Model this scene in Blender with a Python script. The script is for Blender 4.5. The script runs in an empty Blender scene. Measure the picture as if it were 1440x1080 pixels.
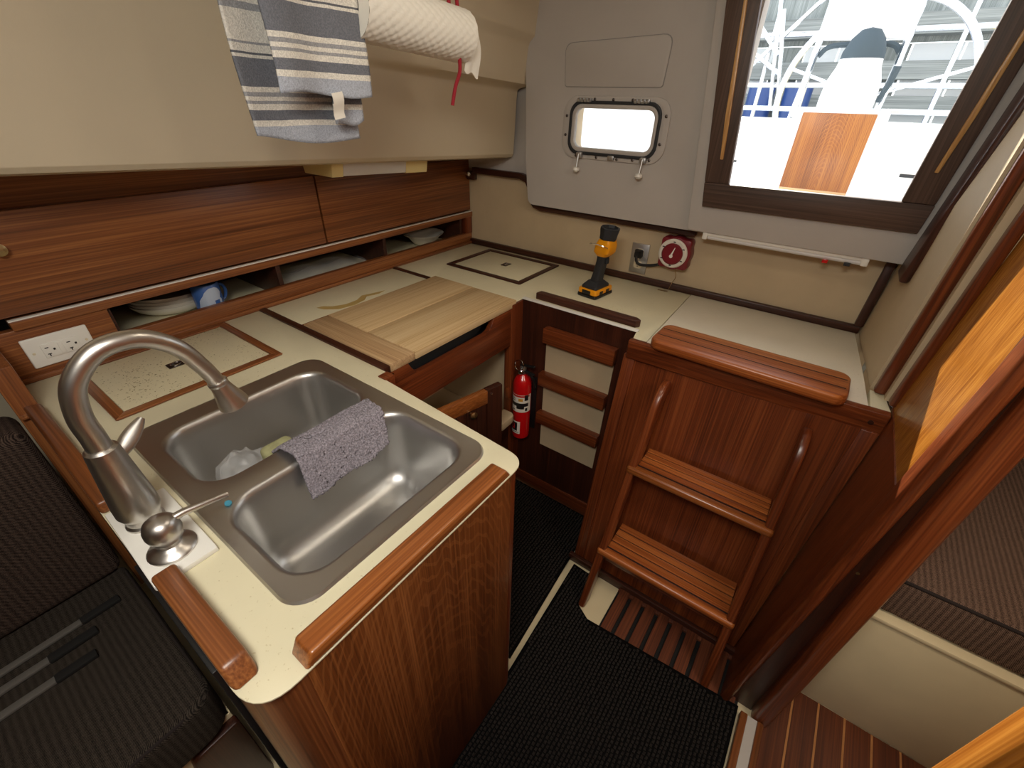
import bpy, bmesh, math, random
from mathutils import Vector, Matrix, Quaternion
random.seed(7)
S = bpy.context.scene
COL = S.collection

# ------------------------------------------------------------------ camera, light, exposure
cam_d = bpy.data.cameras.new('camera'); cam = bpy.data.objects.new('camera', cam_d); COL.objects.link(cam)
cam_d.sensor_width = 36.0; cam_d.lens = 15.375; cam_d.clip_start = 0.02; cam_d.clip_end = 200
right = Vector((0.80917, 0.58710, 0.02352)); down = Vector((0.33497, -0.42804, -0.83939)); fwd = Vector((-0.48274, 0.68709, -0.54302))
cam.matrix_world = Matrix(((right.x, -down.x, -fwd.x, 0.0), (right.y, -down.y, -fwd.y, 0.0), (right.z, -down.z, -fwd.z, 0.6), (0, 0, 0, 1)))
S.camera = cam

SUN_DIR = Vector((0.160, -0.456, -0.25)).normalized()
W = bpy.data.worlds.new('sky'); S.world = W; W.use_nodes = True
bg = W.node_tree.nodes['Background']; bg.inputs[0].default_value = (0.88, 0.94, 1.0, 1); bg.inputs[1].default_value = 2.0
sun_d = bpy.data.lights.new('sun', 'SUN'); sun_d.energy = 11.5; sun_d.angle = 0.009; sun_d.color = (1.0, 0.93, 0.80)
sun = bpy.data.objects.new('sun', sun_d); COL.objects.link(sun); sun.rotation_euler = SUN_DIR.to_track_quat('-Z', 'Y').to_euler()

def area(name, loc, target, sx, sy, energy, color):
    d = bpy.data.lights.new(name, 'AREA'); d.shape = 'RECTANGLE'; d.size = sx; d.size_y = sy; d.energy = energy; d.color = color
    o = bpy.data.objects.new(name, d); COL.objects.link(o); o.location = loc
    o.rotation_euler = (Vector(target) - Vector(loc)).to_track_quat('-Z', 'Y').to_euler()
    return o
# stand-in for daylight from an unseen deck hatch, plus two added fill lights
area('hatch_area_light', (-0.12, -0.18, 1.03), (-0.48, 0.20, -0.2), 0.50, 0.42, 13.5, (1.0, 0.955, 0.87))
area('galley_fill_light', (-0.30, 0.75, 1.03), (-0.40, 0.85, 0.0), 0.30, 0.12, 1.1, (1.0, 0.88, 0.70))  # added warm fill over the galley, from no visible lamp
area('berth_fill_light', (0.85, 0.55, 1.03), (0.75, 1.2, -0.5), 0.36, 0.36, 11.0, (1.0, 0.84, 0.66))  # fill light added to brighten the quarter berth

vs = S.view_settings; vs.view_transform = 'Standard'; vs.look = 'None'; vs.gamma = 1.0; vs.use_curve_mapping = False
vs.exposure = 0.33

# ------------------------------------------------------------------ materials
def srgb(r, g, b):
    f = lambda c: (c/255/12.92) if c/255 <= 0.04045 else ((c/255 + 0.055)/1.055)**2.4
    return (f(r), f(g), f(b), 1.0)
def newmat(name):
    m = bpy.data.materials.new(name); m.use_nodes = True
    return m, m.node_tree.nodes, m.node_tree.links, m.node_tree.nodes['Principled BSDF']
def coords(N, L, scale=(1, 1, 1), rot=(0, 0, 0)):
    t = N.new('ShaderNodeTexCoord'); mp = N.new('ShaderNodeMapping'); mp.inputs['Scale'].default_value = scale; mp.inputs['Rotation'].default_value = rot
    L.new(t.outputs['Object'], mp.inputs['Vector']); return mp.outputs['Vector']
def ramp(N, stops, interp='LINEAR'):
    r = N.new('ShaderNodeValToRGB'); r.color_ramp.interpolation = interp
    el = r.color_ramp.elements
    el[0].position, el[0].color = stops[0]; el[1].position, el[1].color = stops[-1]
    for p, c in stops[1:-1]:
        e = el.new(p); e.color = c
    return r
def plain(name, col, rough=0.5, metal=0.0, var=0.0, scale=30.0, bump=0.0, bscale=200.0, spec=0.5, coat=0.0):
    m, N, L, P = newmat(name)
    P.inputs['Base Color'].default_value = col; P.inputs['Roughness'].default_value = rough; P.inputs['Metallic'].default_value = metal
    P.inputs['Specular IOR Level'].default_value = spec; P.inputs['Coat Weight'].default_value = coat
    if var > 0:
        n = N.new('ShaderNodeTexNoise'); n.inputs['Scale'].default_value = scale; n.inputs['Detail'].default_value = 4
        L.new(coords(N, L), n.inputs['Vector'])
        r = ramp(N, [(0.3, tuple(c*(1-var) for c in col[:3]) + (1,)), (0.7, tuple(min(1, c*(1+var)) for c in col[:3]) + (1,))])
        L.new(n.outputs['Fac'], r.inputs['Fac']); L.new(r.outputs['Color'], P.inputs['Base Color'])
    if bump > 0:
        n2 = N.new('ShaderNodeTexNoise'); n2.inputs['Scale'].default_value = bscale; n2.inputs['Detail'].default_value = 3
        L.new(coords(N, L), n2.inputs['Vector'])
        b = N.new('ShaderNodeBump'); b.inputs['Strength'].default_value = bump; b.inputs['Distance'].default_value = 0.002
        L.new(n2.outputs['Fac'], b.inputs['Height']); L.new(b.outputs['Normal'], P.inputs['Normal'])
    return m
def wood(name, dark, mid, light, axis, rough=0.36, figure=0.0, fine=1.0, coat=0.14, broad=1.0, spec=0.5):
    m, N, L, P = newmat(name)
    s = {'x': (0.3, 34, 34), 'y': (34, 0.3, 34), 'z': (34, 34, 0.3), 'l': (34, 0.5, 0.3)}[axis]
    n1 = N.new('ShaderNodeTexNoise'); n1.inputs['Scale'].default_value = 8*fine; n1.inputs['Detail'].default_value = 2.5; n1.inputs['Roughness'].default_value = 0.5
    L.new(coords(N, L, s), n1.inputs['Vector'])
    s2 = tuple(0.22 if v < 1 else 7.0*broad for v in s)
    n2 = N.new('ShaderNodeTexNoise'); n2.inputs['Scale'].default_value = 3; n2.inputs['Detail'].default_value = 3; n2.inputs['Distortion'].default_value = 0.6
    L.new(coords(N, L, s2), n2.inputs['Vector'])
    mx = N.new('ShaderNodeMath'); mx.operation = 'MULTIPLY_ADD'; mx.inputs[1].default_value = 0.55
    h = N.new('ShaderNodeMath'); h.operation = 'MULTIPLY'; h.inputs[1].default_value = 0.45
    L.new(n2.outputs['Fac'], h.inputs[0]); L.new(n1.outputs['Fac'], mx.inputs[0]); L.new(h.outputs[0], mx.inputs[2])
    r = ramp(N, [(0.33, dark), (0.5, mid), (0.67, light)])
    L.new(mx.outputs[0], r.inputs['Fac']); col = r.outputs['Color']
    if figure > 0:
        # cathedral figure: thin pale growth rings in a strongly distorted wave
        w = N.new('ShaderNodeTexWave'); w.wave_type = 'RINGS'; w.rings_direction = 'SPHERICAL'
        w.inputs['Scale'].default_value = 60; w.inputs['Distortion'].default_value = 11; w.inputs['Detail'].default_value = 2.0; w.inputs['Detail Scale'].default_value = 0.35
        sc = {'x': (0.35, 1, 1), 'y': (1, 0.35, 1), 'z': (1, 1, 0.28)}[axis]
        L.new(coords(N, L, sc), w.inputs['Vector'])
        rr_ = ramp(N, [(0.0, (0, 0, 0, 1)), (0.80, (0, 0, 0, 1)), (0.93, (1, 1, 1, 1)), (1.0, (0.6, 0.6, 0.6, 1))])
        L.new(w.outputs['Fac'], rr_.inputs['Fac'])
        mm = N.new('ShaderNodeMath'); mm.operation = 'MULTIPLY'; mm.inputs[1].default_value = figure
        L.new(rr_.outputs['Color'], mm.inputs[0])
        mix = N.new('ShaderNodeMix'); mix.data_type = 'RGBA'; mix.inputs['B'].default_value = light
        L.new(mm.outputs[0], mix.inputs['Factor']); L.new(col, mix.inputs['A']); col = mix.outputs['Result']
    L.new(col, P.inputs['Base Color'])
    P.inputs['Specular IOR Level'].default_value = spec
    P.inputs['Roughness'].default_value = rough; P.inputs['Coat Weight'].default_value = coat; P.inputs['Coat Roughness'].default_value = 0.25
    b = N.new('ShaderNodeBump'); b.inputs['Strength'].default_value = 0.06; b.inputs['Distance'].default_value = 0.001
    L.new(n1.outputs['Fac'], b.inputs['Height']); L.new(b.outputs['Normal'], P.inputs['Normal'])
    return m
def fabric(name, c1, c2, scale=260.0, axis='y'):
    m, N, L, P = newmat(name)
    v = coords(N, L)
    w1 = N.new('ShaderNodeTexWave'); w1.bands_direction = 'DIAGONAL'; w1.inputs['Scale'].default_value = scale*0.55; w1.inputs['Distortion'].default_value = 3.0; w1.inputs['Detail Scale'].default_value = 4
    w2 = N.new('ShaderNodeTexWave'); w2.bands_direction = {'x': 'X', 'y': 'Y', 'z': 'Z'}[axis]; w2.inputs['Scale'].default_value = scale*0.10; w2.inputs['Distortion'].default_value = 0.6
    n = N.new('ShaderNodeTexNoise'); n.inputs['Scale'].default_value = scale*1.3
    for q in (w1, w2, n): L.new(v, q.inputs['Vector'])
    a = N.new('ShaderNodeMath'); a.operation = 'MULTIPLY_ADD'; a.inputs[1].default_value = 0.45
    b0 = N.new('ShaderNodeMath'); b0.operation = 'MULTIPLY_ADD'; b0.inputs[1].default_value = 0.2
    c0 = N.new('ShaderNodeMath'); c0.operation = 'MULTIPLY'; c0.inputs[1].default_value = 0.4
    L.new(n.outputs['Fac'], c0.inputs[0]); L.new(w2.outputs['Fac'], b0.inputs[0]); L.new(c0.outputs[0], b0.inputs[2])
    L.new(w1.outputs['Fac'], a.inputs[0]); L.new(b0.outputs[0], a.inputs[2])
    r = ramp(N, [(0.3, c1), (0.75, c2)]); L.new(a.outputs[0], r.inputs['Fac']); L.new(r.outputs['Color'], P.inputs['Base Color'])
    P.inputs['Roughness'].default_value = 0.95; P.inputs['Specular IOR Level'].default_value = 0.15
    bp = N.new('ShaderNodeBump'); bp.inputs['Strength'].default_value = 0.6; bp.inputs['Distance'].default_value = 0.003
    L.new(a.outputs[0], bp.inputs['Height']); L.new(bp.outputs['Normal'], P.inputs['Normal'])
    return m
def speckle(name, col, spot, thr=0.66, scale=160, region=None, rough=0.45):
    """laminate with faint dark specks, thicker where `region` (a low frequency noise) is high"""
    m, N, L, P = newmat(name)
    v = coords(N, L)
    n = N.new('ShaderNodeTexNoise'); n.inputs['Scale'].default_value = scale; n.inputs['Detail'].default_value = 2; L.new(v, n.inputs['Vector'])
    n3 = N.new('ShaderNodeTexNoise'); n3.inputs['Scale'].default_value = 5.0; L.new(v, n3.inputs['Vector'])
    ad = N.new('ShaderNodeMath'); ad.operation = 'MULTIPLY_ADD'; ad.inputs[1].default_value = 0.28; L.new(n3.outputs['Fac'], ad.inputs[0]); L.new(n.outputs['Fac'], ad.inputs[2])
    r = ramp(N, [(thr + 0.12, (0, 0, 0, 1)), (thr + 0.20, (1, 1, 1, 1))]); L.new(ad.outputs[0], r.inputs['Fac'])
    n4 = N.new('ShaderNodeTexNoise'); n4.inputs['Scale'].default_value = 9; n4.inputs['Detail'].default_value = 5; L.new(v, n4.inputs['Vector'])
    r2 = ramp(N, [(0.3, tuple(c*0.93 for c in col[:3]) + (1,)), (0.7, col)]); L.new(n4.outputs['Fac'], r2.inputs['Fac'])
    mix = N.new('ShaderNodeMix'); mix.data_type = 'RGBA'; mix.inputs['B'].default_value = spot
    L.new(r.outputs['Color'], mix.inputs['Factor']); L.new(r2.outputs['Color'], mix.inputs['A']); L.new(mix.outputs['Result'], P.inputs['Base Color'])
    P.inputs['Roughness'].default_value = rough
    return m
def brushed(name, col, rough=0.3, axis='y', scratch=0.12):
    m, N, L, P = newmat(name)
    s = {'x': (2, 160, 160), 'y': (160, 2, 160), 'z': (160, 160, 2), 'n': (300, 300, 300)}[axis]
    n = N.new('ShaderNodeTexNoise'); n.inputs['Scale'].default_value = 3; n.inputs['Detail'].default_value = 3; L.new(coords(N, L, s), n.inputs['Vector'])
    r = ramp(N, [(0.3, (rough - scratch/2,)*3 + (1,)), (0.7, (rough + scratch,)*3 + (1,))]); L.new(n.outputs['Fac'], r.inputs['Fac'])
    L.new(r.outputs['Color'], P.inputs['Roughness'])
    P.inputs['Base Color'].default_value = col; P.inputs['Metallic'].default_value = 1.0
    return m
def glass(name, col=(1, 1, 1, 1), rough=0.0, ior=1.3):
    m, N, L, P = newmat(name)
    P.inputs['Base Color'].default_value = col; P.inputs['Roughness'].default_value = rough; P.inputs['Transmission Weight'].default_value = 1.0; P.inputs['IOR'].default_value = ior
    return m
def stripes(name, axis, length, bands, base):
    """woven bands by distance from the hem along a local axis"""
    m, N, L, P = newmat(name)
    t = N.new('ShaderNodeTexCoord'); sp = N.new('ShaderNodeSeparateXYZ'); L.new(t.outputs['Object'], sp.inputs[0])
    n0 = N.new('ShaderNodeTexNoise'); n0.inputs['Scale'].default_value = 14; L.new(t.outputs['Object'], n0.inputs['Vector'])
    wob = N.new('ShaderNodeMath'); wob.operation = 'MULTIPLY_ADD'; wob.inputs[1].default_value = 0.004; L.new(n0.outputs['Fac'], wob.inputs[0]); L.new(sp.outputs[axis.upper()], wob.inputs[2])
    d = N.new('ShaderNodeMath'); d.operation = 'DIVIDE'; d.inputs[1].default_value = length; L.new(wob.outputs[0], d.inputs[0])
    st = []; pos = 0.0
    stops = [(0.0, bands[0][1])] + [(b[0]/length, b[1]) for b in bands[1:]]
    r = ramp(N, stops + [(1.0, base)] if len(stops) < 31 else stops, 'CONSTANT'); L.new(d.outputs[0], r.inputs['Fac'])
    n = N.new('ShaderNodeTexNoise'); n.inputs['Scale'].default_value = 420; L.new(t.outputs['Object'], n.inputs['Vector'])
    rr2 = ramp(N, [(0.3, (0.72, 0.72, 0.72, 1)), (0.7, (1.08, 1.08, 1.08, 1))]); L.new(n.outputs['Fac'], rr2.inputs['Fac'])
    mul = N.new('ShaderNodeMix'); mul.data_type = 'RGBA'; mul.blend_type = 'MULTIPLY'; mul.inputs['Factor'].default_value = 1.0
    L.new(r.outputs['Color'], mul.inputs['A']); L.new(rr2.outputs['Color'], mul.inputs['B']); L.new(mul.outputs['Result'], P.inputs['Base Color'])
    P.inputs['Roughness'].default_value = 0.95; P.inputs['Specular IOR Level'].default_value = 0.1
    bp = N.new('ShaderNodeBump'); bp.inputs['Strength'].default_value = 0.5; bp.inputs['Distance'].default_value = 0.002
    L.new(n.outputs['Fac'], bp.inputs['Height']); L.new(bp.outputs['Normal'], P.inputs['Normal'])
    return m

TK = (srgb(86, 46, 22), srgb(126, 73, 38), srgb(162, 104, 58))        # varnished teak
RD = (srgb(74, 33, 17), srgb(110, 52, 25), srgb(140, 74, 38))         # redder mahogany
HN = (srgb(100, 52, 20), srgb(142, 80, 36), srgb(176, 110, 56))      # honey coloured edge trim
DK = (srgb(38, 18, 11), srgb(58, 27, 16), srgb(78, 38, 22))          # dark walnut
M = {}
for ax in 'xyz':
    M['teak_' + ax] = wood('teak_' + ax, *TK, ax)
    M['red_' + ax] = wood('mahogany_' + ax, *RD, ax, rough=0.3)
    M['honey_' + ax] = wood('honey_teak_' + ax, *HN, ax, rough=0.28, coat=0.4)
    M['dark_' + ax] = wood('dark_wood_' + ax, *DK, ax, rough=0.4, coat=0.1)
M['figured'] = wood('figured_teak', srgb(80, 42, 18), srgb(112, 62, 27), srgb(156, 98, 52), 'z', rough=0.36, figure=0.42, coat=0.2)
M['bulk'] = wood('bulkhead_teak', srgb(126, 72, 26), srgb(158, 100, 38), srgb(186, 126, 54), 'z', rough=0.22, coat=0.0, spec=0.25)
M['red_l'] = wood('mahogany_leaning', *RD, 'l', rough=0.3)
M['tread'] = wood('tread_teak', srgb(112, 54, 22), srgb(154, 82, 36), srgb(192, 116, 58), 'x', rough=0.36, coat=0.3)
M['slat'] = wood('grating_teak', srgb(64, 30, 16), srgb(96, 48, 26), srgb(128, 70, 40), 'y', rough=0.6, coat=0.0)
M['sole'] = wood('sole_teak', srgb(60, 26, 12), srgb(88, 42, 20), srgb(112, 58, 30), 'y', rough=0.4, coat=0.15)
M['holly'] = plain('holly_strip', srgb(176, 120, 70), 0.45, var=0.1)
M['maple'] = wood('maple_board', srgb(188, 152, 104), srgb(214, 184, 138), srgb(226, 200, 156), 'y', rough=0.5, coat=0.0, broad=1.6)
M['maple_grey'] = wood('worn_maple', srgb(160, 124, 88), srgb(192, 158, 116), srgb(214, 184, 144), 'x', rough=0.55, coat=0.0)
M['inlay'] = wood('inlay_maple', srgb(176, 128, 74), srgb(204, 156, 96), srgb(222, 180, 122), 'z', rough=0.35)
M['caulk'] = plain('black_caulk', srgb(16, 13, 11), 0.6)
M['cream'] = speckle('cream_laminate', srgb(224, 216, 184), srgb(196, 184, 146), 0.72, 220)
M['cream_dirty'] = speckle('cream_laminate_specked', srgb(222, 212, 178), srgb(120, 104, 52), 0.665, 210)
M['white_lam'] = speckle('pale_laminate', srgb(236, 228, 208), srgb(214, 204, 180), 0.72, 260)
M['wall_cream'] = plain('cream_panel', srgb(194, 174, 142), 0.55, var=0.04, scale=12, bump=0.06, bscale=300)
M['liner'] = plain('moulded_liner', srgb(200, 186, 160), 0.5, var=0.03, scale=4, bump=0.08, bscale=160)
M['liner_grey'] = plain('grey_moulded_liner', srgb(186, 180, 174), 0.55, var=0.03, scale=6, bump=0.2, bscale=420)
M['gel'] = plain('cream_gelcoat', srgb(222, 206, 168), 0.4, var=0.04, scale=8)
M['ceiling'] = plain('ceiling_liner', srgb(230, 222, 204), 0.6, var=0.02, scale=5)
M['steel'] = brushed('brushed_steel', (0.60, 0.59, 0.57, 1), 0.38, 'n', 0.02)
M['nickel'] = brushed('brushed_nickel', (0.60, 0.57, 0.53, 1), 0.33, 'n', 0.02)
M['chrome'] = brushed('chrome', (0.8, 0.8, 0.8, 1), 0.1, 'n', 0.04)
M['brass'] = brushed('aged_brass', (0.45, 0.34, 0.18, 1), 0.3, 'n', 0.1)
M['darkmetal'] = brushed('dark_bronze', (0.13, 0.11, 0.10, 1), 0.35, 'n', 0.1)
M['alu'] = brushed('dull_aluminium', (0.55, 0.55, 0.56, 1), 0.38, 'n', 0.1)
M['white'] = plain('white_plastic', srgb(236, 234, 226), 0.35)
M['ivory'] = plain('ivory_plastic', srgb(226, 214, 184), 0.35)
M['black'] = plain('black_plastic', srgb(24, 24, 25), 0.4)
M['rubber'] = plain('charcoal_rubber', srgb(38, 40, 44), 0.55, bump=0.1, bscale=400)
M['yellow'] = plain('tool_yellow', srgb(236, 156, 12), 0.35)
M['redpaint'] = plain('red_enamel', srgb(196, 16, 20), 0.25, coat=0.4)
M['redplastic'] = plain('red_plastic', srgb(120, 26, 38), 0.35)
M['redcord'] = plain('red_cord', srgb(158, 30, 44), 0.8, bump=0.5, bscale=900)
M['paper'] = plain('paper_towel', srgb(240, 236, 224), 0.95, bump=0.0)
M['china'] = plain('white_china', srgb(232, 226, 212), 0.2, coat=0.4)
M['label'] = plain('label_white', srgb(226, 220, 208), 0.5)
M['ink'] = plain('label_ink', srgb(26, 22, 24), 0.5)
M['inkred'] = plain('label_red', srgb(190, 30, 30), 0.5)
M['gold'] = plain('label_gold', srgb(200, 150, 60), 0.5)
M['blue'] = plain('mug_blue', srgb(66, 104, 170), 0.25, coat=0.5)
M['paleblue'] = plain('mug_print', srgb(186, 200, 220), 0.3)
M['bluebit'] = plain('sky_blue_plastic', srgb(90, 190, 226), 0.4)
M['sponge'] = plain('sponge_green', srgb(160, 158, 116), 0.9, var=0.15, scale=60, bump=0.6, bscale=260)
M['terry'] = plain('terry_cloth', srgb(148, 142, 150), 0.95, var=0.5, scale=300, bump=1.0, bscale=330, spec=0.1)
M['tweed'] = fabric('brown_tweed', srgb(52, 38, 32), srgb(138, 112, 96), 260, 'x')
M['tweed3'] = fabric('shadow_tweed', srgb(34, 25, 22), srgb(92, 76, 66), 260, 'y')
M['tweed2'] = fabric('dark_tweed', srgb(30, 26, 23), srgb(78, 69, 60), 260, 'y')
M['piping'] = plain('dark_piping', srgb(38, 28, 25), 0.9)
M['mat'] = plain('black_mat', srgb(46, 41, 38), 0.95, var=0.4, scale=220, bump=0.8, bscale=500, spec=0.15)
M['matback'] = plain('mat_backing', srgb(11, 10, 10), 0.9, spec=0.1)
M['frame'] = wood('hazed_frame_wood', srgb(62, 46, 38), srgb(84, 64, 54), srgb(104, 82, 70), 'x', rough=0.5, coat=0.0)  # haze over the teak is put into this greyed colour
M['frame_z'] = wood('hazed_frame_wood_upright', srgb(62, 46, 38), srgb(84, 64, 54), srgb(104, 82, 70), 'z', rough=0.5, coat=0.0)  # same painted-in haze, grain running upright
M['recess'] = plain('dark_recess', srgb(40, 36, 32), 0.7)
M['stove'] = plain('stove_enamel', srgb(60, 62, 64), 0.4)
M['graphite'] = plain('grey_batten', srgb(104, 100, 94), 0.5)
M['sleeve'] = plain('dark_sleeve', srgb(24, 22, 20), 0.85)
M['lightyellow'] = plain('yellowed_plastic', srgb(232, 214, 154), 0.4)
M['diffuser'] = plain('white_diffuser', srgb(220, 218, 216), 0.45)
M['gelwhite'] = plain('white_gelcoat', srgb(240, 242, 244), 0.3, var=0.02, scale=3)
M['ss'] = brushed('stainless_tube', (0.85, 0.86, 0.88, 1), 0.15, 'n', 0.05)
M['canvas'] = plain('grey_canvas', srgb(66, 78, 86), 0.9)
M['weather'] = wood('weathered_timber', srgb(96, 100, 98), srgb(128, 132, 130), srgb(160, 164, 160), 'x', rough=0.8, coat=0.0)
M['weather_z'] = wood('weathered_board', srgb(104, 110, 108), srgb(138, 144, 142), srgb(170, 174, 172), 'z', rough=0.8, coat=0.0)
M['bluepaint'] = plain('blue_drum', srgb(40, 66, 120), 0.4)
M['sunteak'] = wood('cockpit_teak', srgb(92, 46, 14), srgb(134, 76, 26), srgb(170, 108, 44), 'z', rough=0.4, figure=0.5, coat=0.3)
M['yellowline'] = plain('yellow_post', srgb(236, 206, 90), 0.6)
M['dock_white'] = plain('painted_white_board', srgb(228, 232, 234), 0.6)
M['water'] = plain('harbour_ground', srgb(150, 156, 156), 0.4, var=0.1, scale=2)
M['glass'] = glass('port_glass', (1, 1, 1, 1), 0.0, 1.02)
def film_mat():
    m, N, L, P = newmat('clear_film')
    P.inputs['Base Color'].default_value = (0.95, 0.96, 0.97, 1); P.inputs['Roughness'].default_value = 0.12
    tr = N.new('ShaderNodeBsdfTransparent'); mx = N.new('ShaderNodeMixShader'); mx.inputs[0].default_value = 0.20
    out = N['Material Output']; L.new(tr.outputs[0], mx.inputs[1]); L.new(P.outputs[0], mx.inputs[2]); L.new(mx.outputs[0], out.inputs[0])
    return m
M['film'] = film_mat()

# ------------------------------------------------------------------ mesh helpers
def rr(cx, cy, hx, hy, r, n=6):
    r = min(r, hx*0.999, hy*0.999); out = []
    for qx, qy, a0 in ((1, 1, 0), (-1, 1, 90), (-1, -1, 180), (1, -1, 270)):
        for i in range(n + 1):
            a = math.radians(a0 + 90*i/n)
            out.append((cx + qx*(hx - r) + r*math.cos(a), cy + qy*(hy - r) + r*math.sin(a)))
    return out
def round_poly(pts, radii, n=5):
    """round the corners of a 2-D polygon; radii per corner"""
    out = []; k = len(pts)
    for i in range(k):
        p = Vector(pts[i]); a = Vector(pts[i-1]); b = Vector(pts[(i+1) % k]); r = radii[i]
        if r <= 0: out.append(tuple(p)); continue
        u = (a-p).normalized(); v = (b-p).normalized()
        ang = u.angle(v); d = min(r/math.tan(ang/2), (a-p).length*0.49, (b-p).length*0.49)
        p0 = p+u*d; p1 = p+v*d
        for j in range(n+1):
            t = j/n; q = p0*(1-t)**2 + p*2*t*(1-t) + p1*t*t; out.append(tuple(q))
    return out
def spline(pts, n=8):
    P = [Vector(p) for p in pts]; P = [P[0]*2-P[1]] + P + [P[-1]*2-P[-2]]; out = []
    for i in range(1, len(P)-2):
        for j in range(n):
            t = j/n; a, b, c, d = P[i-1:i+3]
            out.append(0.5*((2*b) + (c-a)*t + (2*a-5*b+4*c-d)*t*t + (3*b-a-3*c+d)*t**3))
    out.append(P[-2]); return out
class B:
    def __init__(s): s.bm = bmesh.new()
    def box(s, x0, x1, y0, y1, z0, z1, bev=0.0, seg=2):
        t = bmesh.new(); bmesh.ops.create_cube(t, size=1.0)
        for v in t.verts: v.co = Vector(((x0+x1)/2 + v.co.x*(x1-x0), (y0+y1)/2 + v.co.y*(y1-y0), (z0+z1)/2 + v.co.z*(z1-z0)))
        if bev > 0: bmesh.ops.bevel(t, geom=t.edges[:], offset=bev, segments=seg, profile=0.5, affect='EDGES')
        return s.merge(t)
    def merge(s, t, mat=None):
        if mat is not None: bmesh.ops.transform(t, matrix=mat, verts=t.verts)
        me = bpy.data.meshes.new('tmp'); t.to_mesh(me); t.free(); s.bm.from_mesh(me); bpy.data.meshes.remove(me); return s
    def bar(s, p0, p1, w, h, up=(0, 0, 1), bev=0.0, seg=2):
        p0 = Vector(p0); p1 = Vector(p1); d = (p1-p0); ln = d.length; d.normalize()
        sd = d.cross(Vector(up)).normalized(); u = sd.cross(d).normalized()
        t = bmesh.new(); bmesh.ops.create_cube(t, size=1.0)
        for v in t.verts: v.co = Vector((v.co.x*w, v.co.y*ln, v.co.z*h))
        if bev > 0: bmesh.ops.bevel(t, geom=t.edges[:], offset=bev, segments=seg, profile=0.5, affect='EDGES')
        mt = Matrix((sd, d, u)).transposed().to_4x4(); mt.translation = (p0+p1)/2
        return s.merge(t, mt)
    def poly(s, pts, axis, a0, a1, holes=(), bev=0.0, seg=2):
        """2-D outline (with holes) extruded along an axis: x:(y,z) y:(x,z) z:(x,y)"""
        t = bmesh.new()
        mk = {'x': lambda p, a: (a, p[0], p[1]), 'y': lambda p, a: (p[0], a, p[1]), 'z': lambda p, a: (p[0], p[1], a)}[axis]
        loops = [list(pts)] + [list(h) for h in holes]
        ed0 = []; V0 = []; V1 = []; ed1 = []
        for lp in loops:
            v0 = [t.verts.new(mk(p, a0)) for p in lp]; v1 = [t.verts.new(mk(p, a1)) for p in lp]
            n = len(lp)
            for i in range(n):
                ed0.append(t.edges.new((v0[i], v0[(i+1) % n]))); ed1.append(t.edges.new((v1[i], v1[(i+1) % n])))
                t.faces.new((v0[i], v0[(i+1) % n], v1[(i+1) % n], v1[i]))
            V0.append(v0); V1.append(v1)
        if holes:
            bmesh.ops.triangle_fill(t, use_beauty=True, edges=ed0); bmesh.ops.triangle_fill(t, use_beauty=True, edges=ed1)
        else:
            t.faces.new(V0[0]); t.faces.new(V1[0])
        bmesh.ops.recalc_face_normals(t, faces=t.faces)
        if bev > 0:
            es = [e for e in t.edges if len(e.link_faces) == 2 and e.calc_face_angle() > math.radians(35)]
            bmesh.ops.bevel(t, geom=es, offset=bev, segments=seg, profile=0.5, affect='EDGES', clamp_overlap=True)
        return s.merge(t)
    def loft(s, rings, cap0=True, cap1=True, closed=True):
        t = bmesh.new(); vs_ = [[t.verts.new(p) for p in r] for r in rings]; n = len(rings[0])
        for a, b in zip(vs_, vs_[1:]):
            for i in range(n if closed else n-1):
                t.faces.new((a[i], a[(i+1) % n], b[(i+1) % n], b[i]))
        if cap0 and closed: t.faces.new(vs_[0])
        if cap1 and closed: t.faces.new(vs_[-1])
        bmesh.ops.recalc_face_normals(t, faces=t.faces)
        return s.merge(t)
    def grid(s, fn, nu, nv):
        t = bmesh.new(); g = [[t.verts.new(fn(i/nu, j/nv)) for j in range(nv+1)] for i in range(nu+1)]
        for i in range(nu):
            for j in range(nv): t.faces.new((g[i][j], g[i+1][j], g[i+1][j+1], g[i][j+1]))
        bmesh.ops.recalc_face_normals(t, faces=t.faces); return s.merge(t)
    def tube(s, pts, r, seg=12, cap=True):
        P = [Vector(p) for p in pts]; R = r if isinstance(r, (list, tuple)) else [r]*len(P)
        tg = [(P[min(i+1, len(P)-1)]-P[max(i-1, 0)]).normalized() for i in range(len(P))]
        up = Vector((0, 0, 1)) if abs(tg[0].z) < 0.9 else Vector((1, 0, 0))
        nrm = (up - tg[0]*up.dot(tg[0])).normalized(); rings = []
        for i, p in enumerate(P):
            nrm = (nrm - tg[i]*nrm.dot(tg[i])).normalized(); b = tg[i].cross(nrm)
            rings.append([p + (nrm*math.cos(2*math.pi*k/seg) + b*math.sin(2*math.pi*k/seg))*R[i] for k in range(seg)])
        return s.loft(rings, cap, cap)
    def lathe(s, prof, o, axis=(0, 0, 1), seg=24, cap0=True, cap1=True):
        """profile of (radius, height) about an axis through o"""
        ax = Vector(axis).normalized(); o = Vector(o); up = Vector((1, 0, 0)) if abs(ax.x) < 0.9 else Vector((0, 1, 0))
        u = (up - ax*up.dot(ax)).normalized(); v = ax.cross(u)
        rings = [[o + ax*h + (u*math.cos(2*math.pi*k/seg) + v*math.sin(2*math.pi*k/seg))*max(r, 1e-5) for k in range(seg)] for r, h in prof]
        return s.loft(rings, cap0, cap1)
    def ball(s, c, rx, ry=None, rz=None, seg=14):
        t = bmesh.new(); bmesh.ops.create_uvsphere(t, u_segments=seg, v_segments=max(6, seg*2//3), radius=1.0)
        for v in t.verts: v.co = Vector((c[0]+v.co.x*rx, c[1]+v.co.y*(ry or rx), c[2]+v.co.z*(rz or rx)))
        return s.merge(t)
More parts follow.
